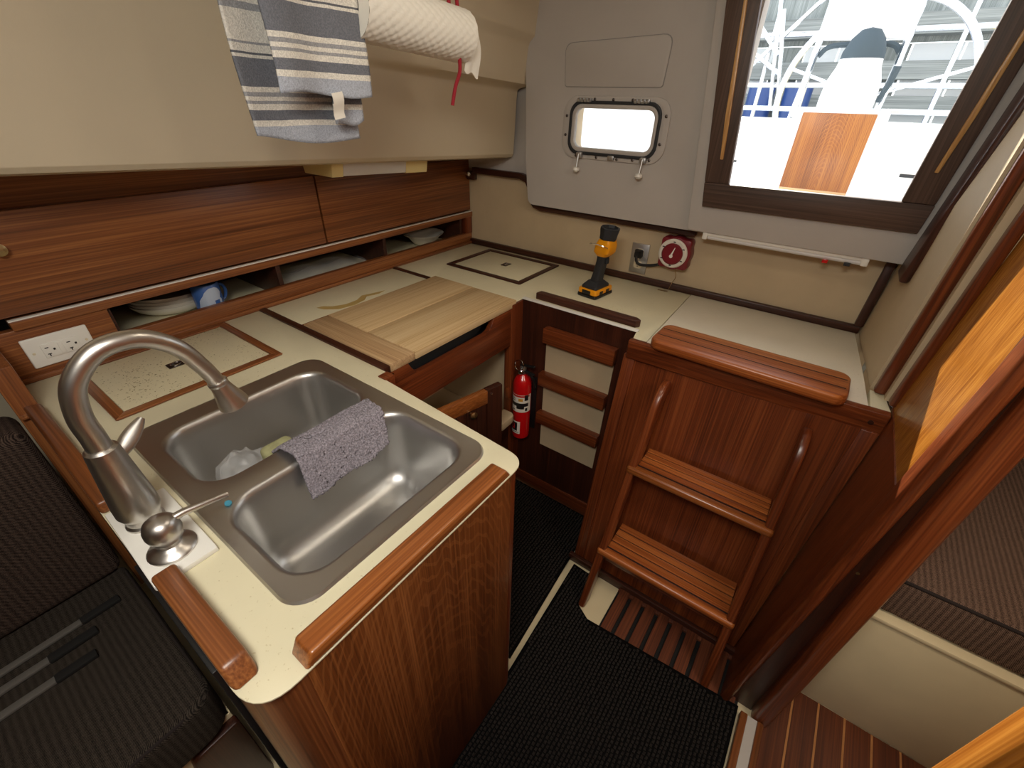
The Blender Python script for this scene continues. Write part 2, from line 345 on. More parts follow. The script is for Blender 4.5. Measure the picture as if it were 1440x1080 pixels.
    def xf(s, mt): bmesh.ops.transform(s.bm, matrix=mt, verts=s.bm.verts); return s
    def map(s, fn):
        for v in s.bm.verts: v.co = fn(v.co)
        return s
WO = {}
def obj(name, b, mat, parent=None, at=None, smooth=35, kind=None, label=None, cat=None, group=None):
    me = bpy.data.meshes.new(name); b.bm.to_mesh(me); b.bm.free()
    off = WO[parent.name] if parent else Vector((0, 0, 0))
    loc = Vector(at) if (at is not None and not parent) else Vector((0, 0, 0))
    me.transform(Matrix.Translation(-(off + loc)))
    if smooth:
        me.shade_smooth(); me.set_sharp_from_angle(angle=math.radians(smooth))
    me.materials.append(M[mat] if isinstance(mat, str) else mat)
    o = bpy.data.objects.new(name, me); COL.objects.link(o)
    o.location = loc
    if parent: o.parent = parent
    WO[o.name] = off + loc
    if kind: o['kind'] = kind
    if label: o['label'] = label
    if cat: o['category'] = cat
    if group: o['group'] = group
    return o
def thing(name, label, cat, loc, group=None, kind=None):
    o = bpy.data.objects.new(name, None); COL.objects.link(o); o.location = loc; o.empty_display_size = 0.05
    WO[o.name] = Vector(loc)
    if label: o['label'] = label
    if cat: o['category'] = cat
    if group: o['group'] = group
    if kind: o['kind'] = kind
    return o
def struct(name, b, mat, label, cat='structure', smooth=35, at=None):
    return obj(name, b, mat, None, at, smooth, 'structure', label, cat)

FL = -0.90     # cabin floor
# ================================================================== SETTING
b = B().box(-1.9, 1.8, -2.3, 1.75, FL-0.06, FL)
floor = struct('floor', b, 'gel', 'cream fibreglass cabin sole showing as a pale line between the black mats', 'floor', at=(0, 0, FL))
# closed ceiling, with a hatch frame added around the overhead area light
b = B().poly([(-1.9, -2.3), (1.8, -2.3), (1.8, 1.75), (-1.9, 1.75)], 'z', 1.06, 1.12)
struct('ceiling', b, 'ceiling', 'pale moulded cabin ceiling liner overhead', 'ceiling')
b = B().poly(rr(-0.12, -0.18, 0.32, 0.28, 0.05), 'z', 1.04, 1.06, holes=[rr(-0.12, -0.18, 0.27, 0.23, 0.03)], bev=0.003)
struct('added_hatch_frame', b, 'alu', 'aluminium hatch frame added around the overhead area light', 'deck hatch')
for nm_, lx, ly, hx_, hy_ in (('galley', -0.30, 0.75, 0.17, 0.08), ('quarter berth', 0.85, 0.55, 0.20, 0.20)):  # unseen cases added to dress the two fill lights
    obj('ceiling_lamp', B().poly(rr(lx, ly, hx_, hy_, 0.02), 'z', 1.04, 1.06, bev=0.003), 'white', None, at=(lx, ly, 1.04), label='flat white case added at the fill light above the %s' % nm_, cat='lamp')
struct('wall_forward', B().box(-1.9, 1.8, -2.36, -2.3, FL, 1.12), 'wall_cream', 'cream bulkhead at the forward end of the cabin', 'wall')
struct('wall_starboard', B().box(1.7, 1.8, -2.3, 2.8, FL, 1.12), 'wall_cream', 'cream hull side beyond the quarter berth', 'wall')
struct('wall_port', B().box(-1.95, -1.9, -2.3, 1.75, FL, 1.12), 'liner', 'hull side behind the wooden lockers', 'wall')
# aft bulkhead: cream lower panel, pierced by porthole and companionway in its upper part
port_hole = rr(-0.752, 0.523, 0.185, 0.092, 0.045)
comp_hole = [(-0.372, 0.345), (0.150, 0.345), (0.185, 1.03), (-0.445, 1.03)]
b = B().poly([(-1.9, FL), (0.22, FL), (0.22, 1.12), (-1.9, 1.12)], 'y', 1.70, 1.76, holes=[port_hole, comp_hole])
wall_aft = struct('wall_aft', b, 'wall_cream', 'beige aft bulkhead panel behind the back counter', 'wall')
b = B().poly([(0.22, 0.2), (1.8, 0.2), (1.8, 1.12), (0.22, 1.12)], 'y', 1.70, 1.76)
struct('wall_aft_starboard', b, 'wall_cream', 'bulkhead above the quarter berth tunnel', 'wall')
struct('ceiling_berth', B().box(0.34, 1.8, 1.76, 2.8, 0.05, 0.11), 'ceiling', 'underside of the cockpit over the quarter berth', 'ceiling')
struct('wall_berth_end', B().box(0.30, 1.8, 2.8, 2.86, FL, 0.2), 'wall_cream', 'far end of the quarter berth tunnel', 'wall')
struct('wall_berth_side', B().box(0.24, 0.30, 1.76, 2.86, FL, 0.2), 'wall_cream', 'inboard side of the quarter berth tunnel', 'wall')
# grey moulded port panel, bulging forward of the bulkhead, with the porthole through it
out = round_poly([(-1.095, 0.236), (-0.36, 0.236), (-0.36, 1.06), (-1.15, 1.06), (-1.125, 0.63), (-1.115, 0.40)], [0.03, 0, 0, 0, 0.03, 0.08])
b = B().poly(out, 'y', 1.640, 1.70, holes=[port_hole], bev=0.016, seg=4)
struct('wall_aft_upper', b, 'liner_grey', 'grey moulded panel around the small porthole', 'wall')
b = B().poly([(-1.9, 0.34), (-1.09, 0.34), (-1.10, 1.06), (-1.9, 1.06)], 'y', 1.692, 1.70)
struct('wall_aft_corner', b, 'liner_grey', 'shaded grey corner of the aft bulkhead beside the side liner', 'wall')
# faint raised cover outline over the porthole
b = B().poly(round_poly([(-0.955, 0.648), (-0.600, 0.648), (-0.592, 0.782), (-0.965, 0.770)], [0.012, 0.012, 0.03, 0.03]), 'y', 1.6365, 1.641, bev=0.0015)
struct('trim_8', B().poly(round_poly([(-0.957, 0.646), (-0.598, 0.646), (-0.590, 0.784), (-0.967, 0.772)], [0.012, 0.012, 0.03, 0.03]), 'y', 1.6385, 1.641), plain('seam_grey', srgb(146, 143, 140), 0.7), 'thin dark seam around the cover plate above the porthole', 'trim')
obj('cover_plate', b, 'liner_grey', None, at=(-0.78, 1.64, 0.65), kind='structure', label='faint rounded grey cover plate moulded above the porthole', cat='panel')
# dark wood edging of the bulge and the counter
def strip(name, path, w, d, y0, mat, label):
    """flat moulding on the aft bulkhead following a path of (x, z)"""
    P = [Vector(p) for p in path]; L_, R_ = [], []
    for i, p in enumerate(P):
        a = (P[i]-P[i-1]).normalized() if i else (P[1]-P[0]).normalized()
        c = (P[i+1]-P[i]).normalized() if i < len(P)-1 else a
        n = Vector((-(a+c).y, (a+c).x)).normalized(); k = w/2/max(0.3, n.dot(Vector((-a.y, a.x))))
        L_.append(p+n*k); R_.append(p-n*k)
    bb = B().poly([tuple(p) for p in L_] + [tuple(p) for p in reversed(R_)], 'y', y0-d, y0, bev=0.003)
    return struct(name, bb, mat, label, 'trim')
strip('trim_1', [(-1.43, 0.333), (-1.165, 0.333), (-1.128, 0.322), (-1.112, 0.295), (-1.103, 0.25), (-1.085, 0.228), (-1.055, 0.220), (-0.40, 0.222)], 0.024, 0.030, 1.70, 'dark_x', 'dark wooden edging that steps down around the grey porthole panel')
struct('trim_2', B().box(-1.462, 0.166, 1.680, 1.70, 0.0, 0.024, 0.004), 'dark_x', 'dark wooden bead along the foot of the beige bulkhead', 'trim')
struct('trim_3', B().poly([(0.146, 0.024), (0.170, 0.024), (0.176, 0.24), (0.152, 0.24)], 'y', 1.676, 1.70, bev=0.004), 'dark_z', 'dark upright corner bead beneath the companionway', 'trim')

b = B().poly([(-1.9, FL), (0.22, FL), (0.22, 1.12), (-1.9, 1.12)], 'y', 1.762, 1.775, holes=[rr(-0.752, 0.523, 0.19, 0.097, 0.05), [(-0.38, 0.34), (0.16, 0.34), (0.19, 1.04), (-0.46, 1.04)]])
struct('wall_cockpit', b, 'gelwhite', 'white outer face of the aft bulkhead in the cockpit', 'wall')
# starboard return wall beside the counter (flares a little outboard towards the viewer)
b = B().loft([[(xa, 1.70, z), (xb, 1.315, z), (xb+0.03, 1.315, z), (xa+0.07, 1.70, z)] for xa, xb, z in ((0.168, 0.206, 0.0), (0.178, 0.213, 0.2), (0.235, 0.226, 0.6), (0.315, 0.241, 1.06))])
struct('wall_starboard_return', b, 'wall_cream', 'narrow cream wall at the right end of the counter', 'wall')
def lean(z): return 0.075*(z+0.295)
def vstrip(name, x0, x1, y0, y1, z0, z1, mat, label, k=0.02, bev=0.008):
    bb = B().box(x0, x1, y0, y1, z0, z1, bev, 3).map(lambda c: Vector((c.x + k*(c.z), c.y, c.z)))
    return struct(name, bb, mat, label, 'trim')
vstrip('trim_4', 0.212, 0.238, 1.288, 1.318, 0.0, 1.06, 'red_z', 'upright wooden edge strip against the cream return wall', 0.033)
vstrip('trim_5', 0.243, 0.265, 1.238, 1.272, 0.0, 1.06, 'red_z', 'second upright wooden strip beside the cream return wall', 0.05)
struct('trim_6', B().box(0.236, 0.25, 1.268, 1.292, 0.0, 1.06).map(lambda c: Vector((c.x+0.035*c.z, c.y, c.z))), 'wall_cream', 'thin pale strip between two upright wooden strips', 'trim')
vstrip('trim_7', 0.150, 0.172, 1.49, 1.603, 0.225, 1.06, 'dark_z', 'dark wooden upright with a rounded foot right of the companionway', 0.11, 0.008)
# fore-and-aft wooden bulkhead at the right of the ladder and its end post
b = B().box(0.256, 0.300, 0.905, 1.245, 0.0, 1.06).map(lambda c: Vector((c.x + 0.075*c.z, c.y, c.z)))
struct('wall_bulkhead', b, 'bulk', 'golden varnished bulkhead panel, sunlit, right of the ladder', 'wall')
b = B().box(0.254, 0.300, 0.905, 1.245, FL, -0.001).map(lambda c: Vector((c.x + 0.075*c.z, c.y, c.z)))
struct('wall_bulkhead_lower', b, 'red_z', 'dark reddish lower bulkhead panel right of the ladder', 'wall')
post = thing('post_bulkhead', 'tall dark mahogany end post of the bulkhead, right of the ladder', 'post', (0.26, 0.88, FL), kind='structure')
def leanbox(x0, x1, y0, y1, k, bev):
    return B().box(x0, x1, y0, y1, FL, 1.06, bev, 4).map(lambda c: Vector((c.x + k*(c.z+0.295), c.y, c.z)))
obj('post_edge', leanbox(0.229, 0.255, 0.862, 0.925, 0.075, 0.014), 'red_z', post)
obj('post_web', leanbox(0.245, 0.305, 0.892, 0.93, 0.055, 0.002), 'dark_z', post)
obj('post_edge', leanbox(0.288, 0.336, 0.862, 0.935, 0.030, 0.016), 'red_z', post)
obj('screw_plug', B().lathe([(0.0035, 0), (0.0035, 0.001), (0.001, 0.0015)], (0.279, 0.892, -0.22), (0, -1, 0), 12), 'brass', post)
# near post of the quarter berth doorway, in the low sun
np_ = thing('post_doorway', 'orange sunlit wooden post in the lower right corner', 'post', (0.33, 0.43, FL), kind='structure')
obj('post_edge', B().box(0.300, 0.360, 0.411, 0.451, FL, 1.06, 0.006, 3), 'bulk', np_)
obj('post_board', B().box(0.336, 0.360, 0.05, 0.411, FL, 1.06, 0.002), 'red_z', np_)
struct('wall_starboard_cabin', B().box(0.336, 0.38, -2.3, 0.05, FL, 1.06), 'teak_z', 'wooden cabin side to the right of the photographer', 'wall')

# companionway: moulded surround, wooden frame with pale inlay strips
b = B().poly(round_poly([(-0.413, 0.246), (0.206, 0.246), (0.308, 1.06), (-0.50, 1.06)], [0.012, 0.0, 0, 0]), 'y', 1.605, 1.70, holes=[comp_hole], bev=0.010, seg=3)
struct('wall_companionway', b, 'liner_grey', 'pale moulded surround of the companionway opening', 'wall')
dr = thing('door_1', 'dark wooden companionway frame looking out to the cockpit', 'doorway', (-0.1, 1.6, 0.33), kind='structure')
obj('sill', B().poly([(-0.382, 0.327), (0.176, 0.331), (0.183, 0.402), (-0.392, 0.398)], 'y', 1.590, 1.612, bev=0.003), 'frame', dr)
obj('jamb', B().poly([(-0.392, 0.398), (-0.319, 0.398), (-0.379, 1.04), (-0.474, 1.04)], 'y', 1.592, 1.612, bev=0.003), 'frame_z', dr)
obj('jamb', B().poly([(0.112, 0.402), (0.182, 0.402), (0.234, 1.04), (0.150, 1.04)], 'y', 1.592, 1.612, bev=0.003), 'frame_z', dr)
obj('inlay_strip', B().poly([(-0.361, 0.465), (-0.352, 0.465), (-0.362, 0.57), (-0.414, 1.03), (-0.420, 1.03), (-0.377, 0.58)], 'y', 1.585, 1.593, bev=0.002), 'inlay', dr)
obj('inlay_strip', B().poly([(0.148, 0.475), (0.157, 0.475), (0.174, 0.60), (0.216, 1.03), (0.208, 1.03), (0.162, 0.61)], 'y', 1.585, 1.593, bev=0.002), 'inlay', dr)

# porthole
wn = thing('window_1', 'small rounded opening porthole in the grey aft panel', 'porthole', (-0.752, 1.64, 0.44), kind='structure')
obj('flange', B().poly(rr(-0.752, 0.524, 0.198, 0.098, 0.055), 'y', 1.634, 1.642, holes=[rr(-0.752, 0.524, 0.166, 0.080, 0.04)], bev=0.0025), 'liner_grey', wn)
obj('gasket', B().poly(rr(-0.752, 0.524, 0.170, 0.084, 0.042), 'y', 1.627, 1.640, holes=[rr(-0.752, 0.524, 0.160, 0.074, 0.036)], bev=0.002), 'rubber', wn)
obj('sash', B().poly(rr(-0.752, 0.524, 0.161, 0.075, 0.037), 'y', 1.630, 1.650, holes=[rr(-0.752, 0.524, 0.147, 0.061, 0.026)], bev=0.003), 'liner_grey', wn)
obj('pane', B().poly(rr(-0.752, 0.524, 0.150, 0.064, 0.026), 'y', 1.640, 1.645), 'glass', wn)
for x, z in ((-0.936, 0.56), (-0.936, 0.50), (-0.568, 0.57), (-0.573, 0.49), (-0.83, 0.612), (-0.76, 0.612), (-0.69, 0.612), (-0.885, 0.435), (-0.80, 0.434), (-0.72, 0.434), (-0.66, 0.436), (-0.60, 0.44)):
    obj('screw', B().lathe([(0.005, 0), (0.005, 0.0015), (0.002, 0.003)], (x, 1.634, z), (0, -1, 0), 10), 'darkmetal', wn)
for hx in (-0.865, -0.655):
    hg = obj('hinge', B().box(hx-0.026, hx+0.026, 1.622, 1.634, 0.604, 0.616, 0.002), 'alu', wn)
    for k in range(4): obj('knuckle', B().tube([(hx-0.024+k*0.013, 1.620, 0.609), (hx-0.015+k*0.013, 1.620, 0.609)], 0.006, 10), 'alu', hg)
for hx in (-0.865, -0.618):
    lt = obj('latch', B().box(hx-0.011, hx+0.011, 1.616, 1.636, 0.430, 0.448, 0.003), 'alu', wn)
    obj('latch_bolt', B().tube([(hx, 1.618, 0.442), (hx-0.002, 1.612, 0.395)], 0.003, 8), 'steel', lt)
    obj('latch_knob', B().lathe([(0.004, 0), (0.012, 0.003), (0.013, 0.012), (0.006, 0.018)], (hx-0.002, 1.612, 0.400), (0, -0.1, -1), 12), 'white', lt)

obj('latch', B().box(-0.752, -0.728, 1.622, 1.636, 0.430, 0.445, 0.003), 'alu', wn)
# cream moulded side liner over the lockers: overhanging lower edge, stepped mouldings further aft
def edge_z(y): return 0.478 - 0.0455*y + 0.0*y*y
prof_u = [(-1.78, -0.005), (-1.235, -0.005), (-1.208, 0.001), (-1.200, 0.012), (-1.197, 0.06), (-1.190, 0.20), (-1.175, 0.34), (-1.13, 0.66)]
def liner(u, v):
    y = -2.25 + u*3.92
    k = v*(len(prof_u)-1); i = min(int(k), len(prof_u)-2); f = k-i
    x = prof_u[i][0]*(1-f)+prof_u[i+1][0]*f; z = edge_z(y) + prof_u[i][1]*(1-f)+prof_u[i+1][1]*f
    # mouldings that grow out of the liner towards the aft bulkhead
    g = max(0.0, min(1.0, (y-0.86)/0.34)); g = g*g*(3-2*g)
    for zz, amp, slope in ((0.655, 0.050, -0.05), (0.795, 0.022, -0.06)):
        t = max(0.0, min(1.0, (z - (zz + slope*(y-1.3)))/0.016)); t = t*t*(3-2*t); x += amp*g*t
    return Vector((x, y, z))
b = B()
def liner_fine(u, v):
    # denser rows over the visible face
    return liner(u, v)
b.grid(liner_fine, 110, 150)
struct('wall_port_liner', b, 'liner', 'smooth cream moulded cabin side overhanging the wooden lockers', 'wall', smooth=60)

# ================================================================== PORT LOCKERS AND CUBBY SHELF
lk = thing('wall_locker', 'long varnished wooden wall locker with two drop-down doors above the cubbyholes', 'locker', (-1.465, 0.8, 0.13))
obj('rail', B().box(-1.50, -1.452, 0.070, 1.695, 0.126, 0.150, 0.003), 'teak_y', lk)
obj('rail_edging', B().box(-1.466, -1.4515, 0.070, 1.695, 0.1495, 0.1518, 0.0006), 'white', lk)
d1 = obj('door', B().box(-1.486, -1.466, -0.9, 0.905, 0.156, 0.376, 0.002), 'teak_y', lk)
obj('knob', B().lathe([(0.006, 0), (0.006, 0.01), (0.013, 0.016), (0.013, 0.022), (0.004, 0.026)], (-1.466, 0.122, 0.304), (1, 0, 0), 16), 'brass', d1)
d2 = obj('door', B().box(-1.486, -1.466, 0.911, 1.695, 0.156, 0.376, 0.002), 'teak_y', lk)
kb = B().tube([(-1.466, 1.66, 0.318), (-1.446, 1.66, 0.318)], 0.004, 10); kb.ball((-1.440, 1.66, 0.318), 0.011)
obj('knob', kb, 'chrome', d2)
obj('top_board', B().box(-1.520, -1.492, -0.9, 1.695, 0.150, 0.475), 'teak_y', lk)
obj('back_board', B().box(-1.70, -1.62, -0.9, 1.695, 0.13, 0.47), 'dark_y', lk)
obj('catch_block', B().box(-1.464, -1.418, 1.672, 1.694, 0.292, 0.326, 0.003), 'dark_z', lk)

cb = thing('cubby_shelf', 'low wooden row of open cubbyholes under the locker doors', 'shelf', (-1.55, 0.9, 0.0))
obj('fiddle', B().box(-1.482, -1.458, 0.235, 1.695, 0.006, 0.052, 0.004), 'teak_y', cb)
obj('fiddle_foot', B().box(-1.462, -1.448, 0.03, 1.695, 0.000, 0.013, 0.003), 'teak_y', cb)
obj('socket_board', B().box(-1.484, -1.460, 0.03, 0.245, 0.0, 0.127, 0.002), 'teak_y', cb)
obj('end_block', B().box(-1.50, -1.456, 1.655, 1.695, 0.05, 0.127, 0.003), 'red_z', cb)
obj('shelf_floor', B().box(-1.80, -1.482, 0.03, 1.695, 0.000, 0.008), 'cream', cb)
obj('back_board', B().box(-1.82, -1.80, 0.03, 1.695, 0.0, 0.14), 'dark_y', cb)
for y in (0.245, 0.712, 1.165, 1.63):
    obj('divider', B().box(-1.80, -1.472, y-0.008, y+0.008, 0.008, 0.128, 0.002), 'dark_y', cb)
# stub bulkhead forward of the counter
st = thing('stub_bulkhead', 'dark wooden end panel at the far left of the counter', 'panel', (-1.45, -0.2, -0.45))
obj('panel', B().box(-1.60, -1.283, -0.008, 0.030, -0.60, 0.118, 0.003), 'teak_z', st)
obj('foot_bead', B().box(-1.30, -1.270, -0.006, 0.031, 0.001, 0.008, 0.002), 'teak_x', st)

# plates, mug, bowl and packet in the cubbies
for k in range(4):
    zc = 0.010 + 0.0105*k
    nm = ['lowest', 'second lowest', 'second from the top', 'topmost'][k]
    b = B().lathe([(0.080, 0.0), (0.090, 0.002), (0.106, 0.012), (0.116, 0.024), (0.118, 0.0315), (0.115, 0.0315), (0.104, 0.015), (0.087, 0.005), (0.0, 0.004)], (-1.681, 0.450, zc), seg=44, cap1=False)
    obj('dinner_plate', b, 'china', None, at=(-1.681, 0.450, zc), label='white dinner plate in the cubbyhole, %s of its stack of four' % nm, cat='plate', group='stacked plates in the cubbyhole')
mug = thing('mug', 'blue mug with a pale print in front of the stacked plates', 'mug', (-1.527, 0.500, 0.009))
ax = Vector((0.0, 0.0, 1.0))
base = Vector((-1.527, 0.500, 0.009))
obj('mug_body', B().lathe([(0.036, 0.0), (0.039, 0.003), (0.040, 0.096), (0.038, 0.099), (0.036, 0.096), (0.035, 0.006), (0.0, 0.005)], base, ax, 32, True, False), 'blue', mug)
# pale abstract patch on the inboard side of the mug
u0 = (Vector((1, 0, 0)) - ax*ax.x).normalized(); v0 = ax.cross(u0)
def patch(a0, a1, h0, h1, r):
    def f(u, v):
        a = a0+(a1-a0)*u; h = h0+(h1-h0)*v
        p = base + ax*h + (u0*math.cos(a)+v0*math.sin(a))*r
        return p
    return f
prof_p = [(0.055, -0.95, 0.55), (0.062, -0.80, 0.62), (0.070, -0.62, 0.72), (0.078, -0.50, 0.66), (0.085, -0.30, 0.52), (0.090, -0.10, 0.30)]
prof_p = [(0.020, -1.15, 0.62), (0.034, -1.10, 0.60), (0.048, -1.00, 0.66)] + prof_p
def printf(u, v):
    k = v*(len(prof_p)-1); i_ = min(int(k), len(prof_p)-2); f_ = k-i_
    h, a0_, a1_ = [prof_p[i_][q]*(1-f_) + prof_p[i_+1][q]*f_ for q in range(3)]
    return patch(a0_, a1_, h, h, 0.0404)(u, 0)
obj('print', B().grid(printf, 14, 24), 'paleblue', mug)
obj('print_patch', B().grid(patch(0.05, 0.42, 0.018, 0.050, 0.0408), 8, 4), 'blue', mug)
obj('mug_handle', B().tube(spline([(-1.548, 0.535, 0.085), (-1.556, 0.558, 0.080), (-1.558, 0.566, 0.058), (-1.555, 0.556, 0.036), (-1.548, 0.534, 0.030)], 6), 0.005, 8), 'blue', mug)
bw = B().lathe([(0.038, 0.0), (0.045, 0.004), (0.062, 0.020), (0.080, 0.040), (0.096, 0.050), (0.098, 0.053), (0.080, 0.045), (0.058, 0.024), (0.0, 0.010)], (-1.60, 1.50, 0.009), seg=36, cap1=False)
obj('bowl', bw, 'china', None, at=(-1.60, 1.50, 0.009), label='white bowl in the far right cubbyhole', cat='bowl')
def packet(u, v):
    return Vector((-1.50-0.20*v, 0.735+0.39*u, 0.013 + 0.055*math.sin(math.pi*min(1, v*1.1))*(0.35+0.5*(1-abs(2*u-1)**2)) + 0.005*math.sin(17*u+5*v)))
obj('plastic_packet', B().grid(packet, 24, 12), 'film', None, at=(-1.58, 0.93, 0.012), label='clear plastic packet lying in the middle cubbyhole', cat='packet')

# GFCI outlet on the socket board
gf = thing('wall_outlet', 'white two-socket outlet plate on the wooden board behind the faucet', 'outlet', (-1.458, 0.128, 0.03))
obj('cover_plate', B().box(-1.461, -1.4535, 0.066, 0.190, 0.028, 0.102, 0.003, 3), 'white', gf)
obj('socket_face', B().box(-1.456, -1.4505, 0.094, 0.163, 0.047, 0.082, 0.0015), 'white', gf)
obj('reset_button', B().box(-1.453, -1.4485, 0.124, 0.133, 0.050, 0.079, 0.001), 'white', gf)
for yc in (0.108, 0.149):
    for dy, dz, w_, h_ in ((-0.005, 0.008, 0.007, 0.0022), (-0.005, -0.008, 0.007, 0.0022), (0.007, 0.001, 0.004, 0.005)):
        obj('slot', B().box(-1.452, -1.4500, yc+dy-w_/2, yc+dy+w_/2, 0.0645+dz-h_/2, 0.0645+dz+h_/2), 'ink', gf)
    obj('slot', B().box(-1.452, -1.4500, yc-0.0061, yc-0.0039, 0.0505, 0.0575), 'ink', gf)
for yc in (0.078, 0.178):
    obj('screw', B().lathe([(0.003, 0), (0.003, 0.001), (0.001, 0.0015)], (-1.4535, yc, 0.065), (1, 0, 0), 10), 'ivory', gf)

# strip lamp under the liner overhang
lp = thing('strip_lamp', 'small white lamp with yellowed ends tucked under the cream overhang', 'lamp', (-1.30, 1.06, 0.40))
def lz(y): return edge_z(y) - 0.006
lb = lambda y0, y1, e: B().poly([(-1.42, 0.0), (-1.262, 0.0), (-1.270, -0.036-e), (-1.41, -0.036-e)], 'y', y0, y1, bev=0.002).map(lambda c: Vector((c.x, c.y, c.z + lz(c.y))))
obj('lamp_end', lb(0.845, 0.885, 0.002), 'lightyellow', lp); obj('diffuser', lb(0.885, 1.135, 0.0), 'diffuser', lp); obj('lamp_end', lb(1.135, 1.235, 0.002), 'lightyellow', lp)

# ================================================================== WORKTOPS
SX0, SX1, SY0, SY1 = -1.040, -0.420, 0.100, 0.535
sink_hole = rr((SX0+SX1)/2, (SY0+SY1)/2, (SX1-SX0)/2-0.02, (SY1-SY0)/2-0.02, 0.03)
pts = [(-1.46, 0.032), (-1.28, 0.032), (-1.279, 0.006), (-0.3465, 0.006), (-0.3465, 0.550), (-0.80, 0.578), (-0.815, 0.604), (-1.46, 0.604)]
rad = [0, 0, 0, 0.055, 0.045, 0.0, 0, 0]
wt = thing('galley_worktop', 'cream worktop around the sink with rounded corners', 'worktop', (-0.9, 0.3, -0.02))
obj('slab', B().poly(round_poly(pts, rad, 8), 'z', -0.0035, 0.0, holes=[sink_hole], bev=0.001), 'cream', wt)
# forward fiddles (two lengths either side of the faucet plate) and the aisle fiddle
def fid(pl, h=0.026, mat='red_x', bev=0.006):
    return B().poly(pl, 'z', 0.0, h, bev=bev, seg=3)
f1 = fid([(-1.286, 0.006), (-0.835, 0.006), (-0.835, 0.034), (-1.278, 0.034)]); obj('fiddle', f1, 'teak_x', wt)
f2 = B().poly([(-0.618, 0.0), (-0.392, 0.0), (-0.415, 0.028), (-0.618, 0.028)], 'y', 0.006, 0.038, bev=0.006, seg=3); obj('fiddle', f2, 'teak_x', wt)
f3 = B().poly([(0.070, 0.0), (0.500, 0.0), (0.485, 0.022), (0.082, 0.024)], 'x', -0.384, -0.347, bev=0.004, seg=3); obj('fiddle', f3, 'honey_y', wt)
obj('corner_block', B().box(-0.825, -0.795, 0.575, 0.606, -0.05, 0.003, 0.003), 'red_x', wt)

bt = thing('strip_worktop', 'narrow cream worktop strip with a brown stain behind the cutting board', 'worktop', (-1.35, 0.9, -0.02))
obj('slab', B().box(-1.46, -1.245, 0.626, 1.172, -0.024, 0.0, 0.0015), 'cream', bt)
obj('stain', B().poly([(-1.330, 0.735), (-1.300, 0.742), (-1.262, 0.775), (-1.252, 0.830), (-1.262, 0.880), (-1.283, 0.905), (-1.270, 0.950), (-1.280, 0.985), (-1.292, 0.940), (-1.304, 0.900), (-1.282, 0.862), (-1.280, 0.815), (-1.300, 0.775), (-1.325, 0.757)], 'z', 0.0, 0.0004), plain('stain_brown', srgb(196, 168, 104), 0.4), bt)
obj('edge_strip', B().box(-1.46, -0.835, 0.604, 0.626, -0.024, 0.006, 0.003), 'dark_x', bt)
obj('edge_strip', B().box(-1.46, -1.245, 1.172, 1.190, -0.024, 0.005, 0.003), 'dark_x', bt)
obj('edge_strip', B().box(-1.245, -1.238, 0.626, 1.172, -0.024, 0.003, 0.001), 'teak_y', bt)

bk = thing('back_worktop', 'cream worktop along the aft bulkhead holding the yellow torch', 'worktop', (-0.8, 1.45, -0.02))
obj('slab', B().poly([(-1.46, 1.190), (-1.245, 1.190), (-1.24, 1.208), (-0.842, 1.208), (-0.842, 1.258), (-0.405, 1.258), (-0.392, 1.19), (-0.352, 1.192), (-0.366, 1.68), (-1.46, 1.68)], 'z', -0.024, 0.0, bev=0.0012), 'cream', bk)
obj('fiddle', B().poly(round_poly([(-0.800, 1.272), (-0.418, 1.268), (-0.405, 1.285), (-0.425, 1.300), (-0.795, 1.302)], [0.004, 0.004, 0.008, 0.008, 0.008]), 'z', 0.0, 0.024, bev=0.005, seg=3), 'dark_x', bk)
wp = obj('white_panel', B().poly([(-0.349, 1.194), (0.205, 1.212), (0.190, 1.38), (0.158, 1.68), (-0.363, 1.68)], 'z', -0.024, 0.001, bev=0.0012), 'white_lam', None, at=(-0.08, 1.45, -0.024), label='whiter loose worktop panel behind the ladder', cat='worktop')
obj('end_filler', B().poly([(0.209, 1.214), (0.250, 1.216), (0.236, 1.30), (0.206, 1.305)], 'z', -0.024, 0.0, bev=0.001), 'cream', bk)

# flush lids with wooden frames
def lid(name, x0, x1, y0, y1, fmat, lmat, ring, label, w=0.022):
    t = thing(name, label, 'hatch lid', ((x0+x1)/2, (y0+y1)/2, 0.0))
    for nm, q, mt in (('frame_rail', [(x0, y0), (x1, y0), (x1-w, y0+w), (x0+w, y0+w)], 'x'), ('frame_rail', [(x0, y1), (x1, y1), (x1-w, y1-w), (x0+w, y1-w)], 'x'),
                  ('frame_rail', [(x0, y0), (x0, y1), (x0+w, y1-w), (x0+w, y0+w)], 'y'), ('frame_rail', [(x1, y0), (x1, y1), (x1-w, y1-w), (x1-w, y0+w)], 'y')):
        obj(nm, B().poly(q, 'z', 0.0003, 0.007, bev=0.0025), fmat + '_' + mt, t)
    obj('lid_panel', B().box(x0+w+0.001, x1-w-0.001, y0+w+0.001, y1-w-0.001, 0.0003, 0.003, 0.001), lmat, t)
    rx, ry = ring
    rp = obj('ring_pull', B().poly(rr(rx, ry, 0.015, 0.021, 0.003), 'z', 0.003, 0.0055, bev=0.001), 'darkmetal', t)
    obj('ring', B().tube([(rx+0.010*math.cos(a), ry+0.013*math.sin(a), 0.0068) for a in [2*math.pi*i/18 for i in range(19)]], 0.0016, 6), 'chrome', rp)
    return t
lid('hatch_lid', -1.442, -1.115, 0.112, 0.490, 'teak', 'cream_dirty', (-1.275, 0.292), 'wood-framed flush counter lid with dark specks behind the faucet')
lid('hatch_lid', -1.312, -0.925, 1.350, 1.648, 'dark', 'cream', (-1.112, 1.512), 'dark-framed flush counter lid in the back left corner')

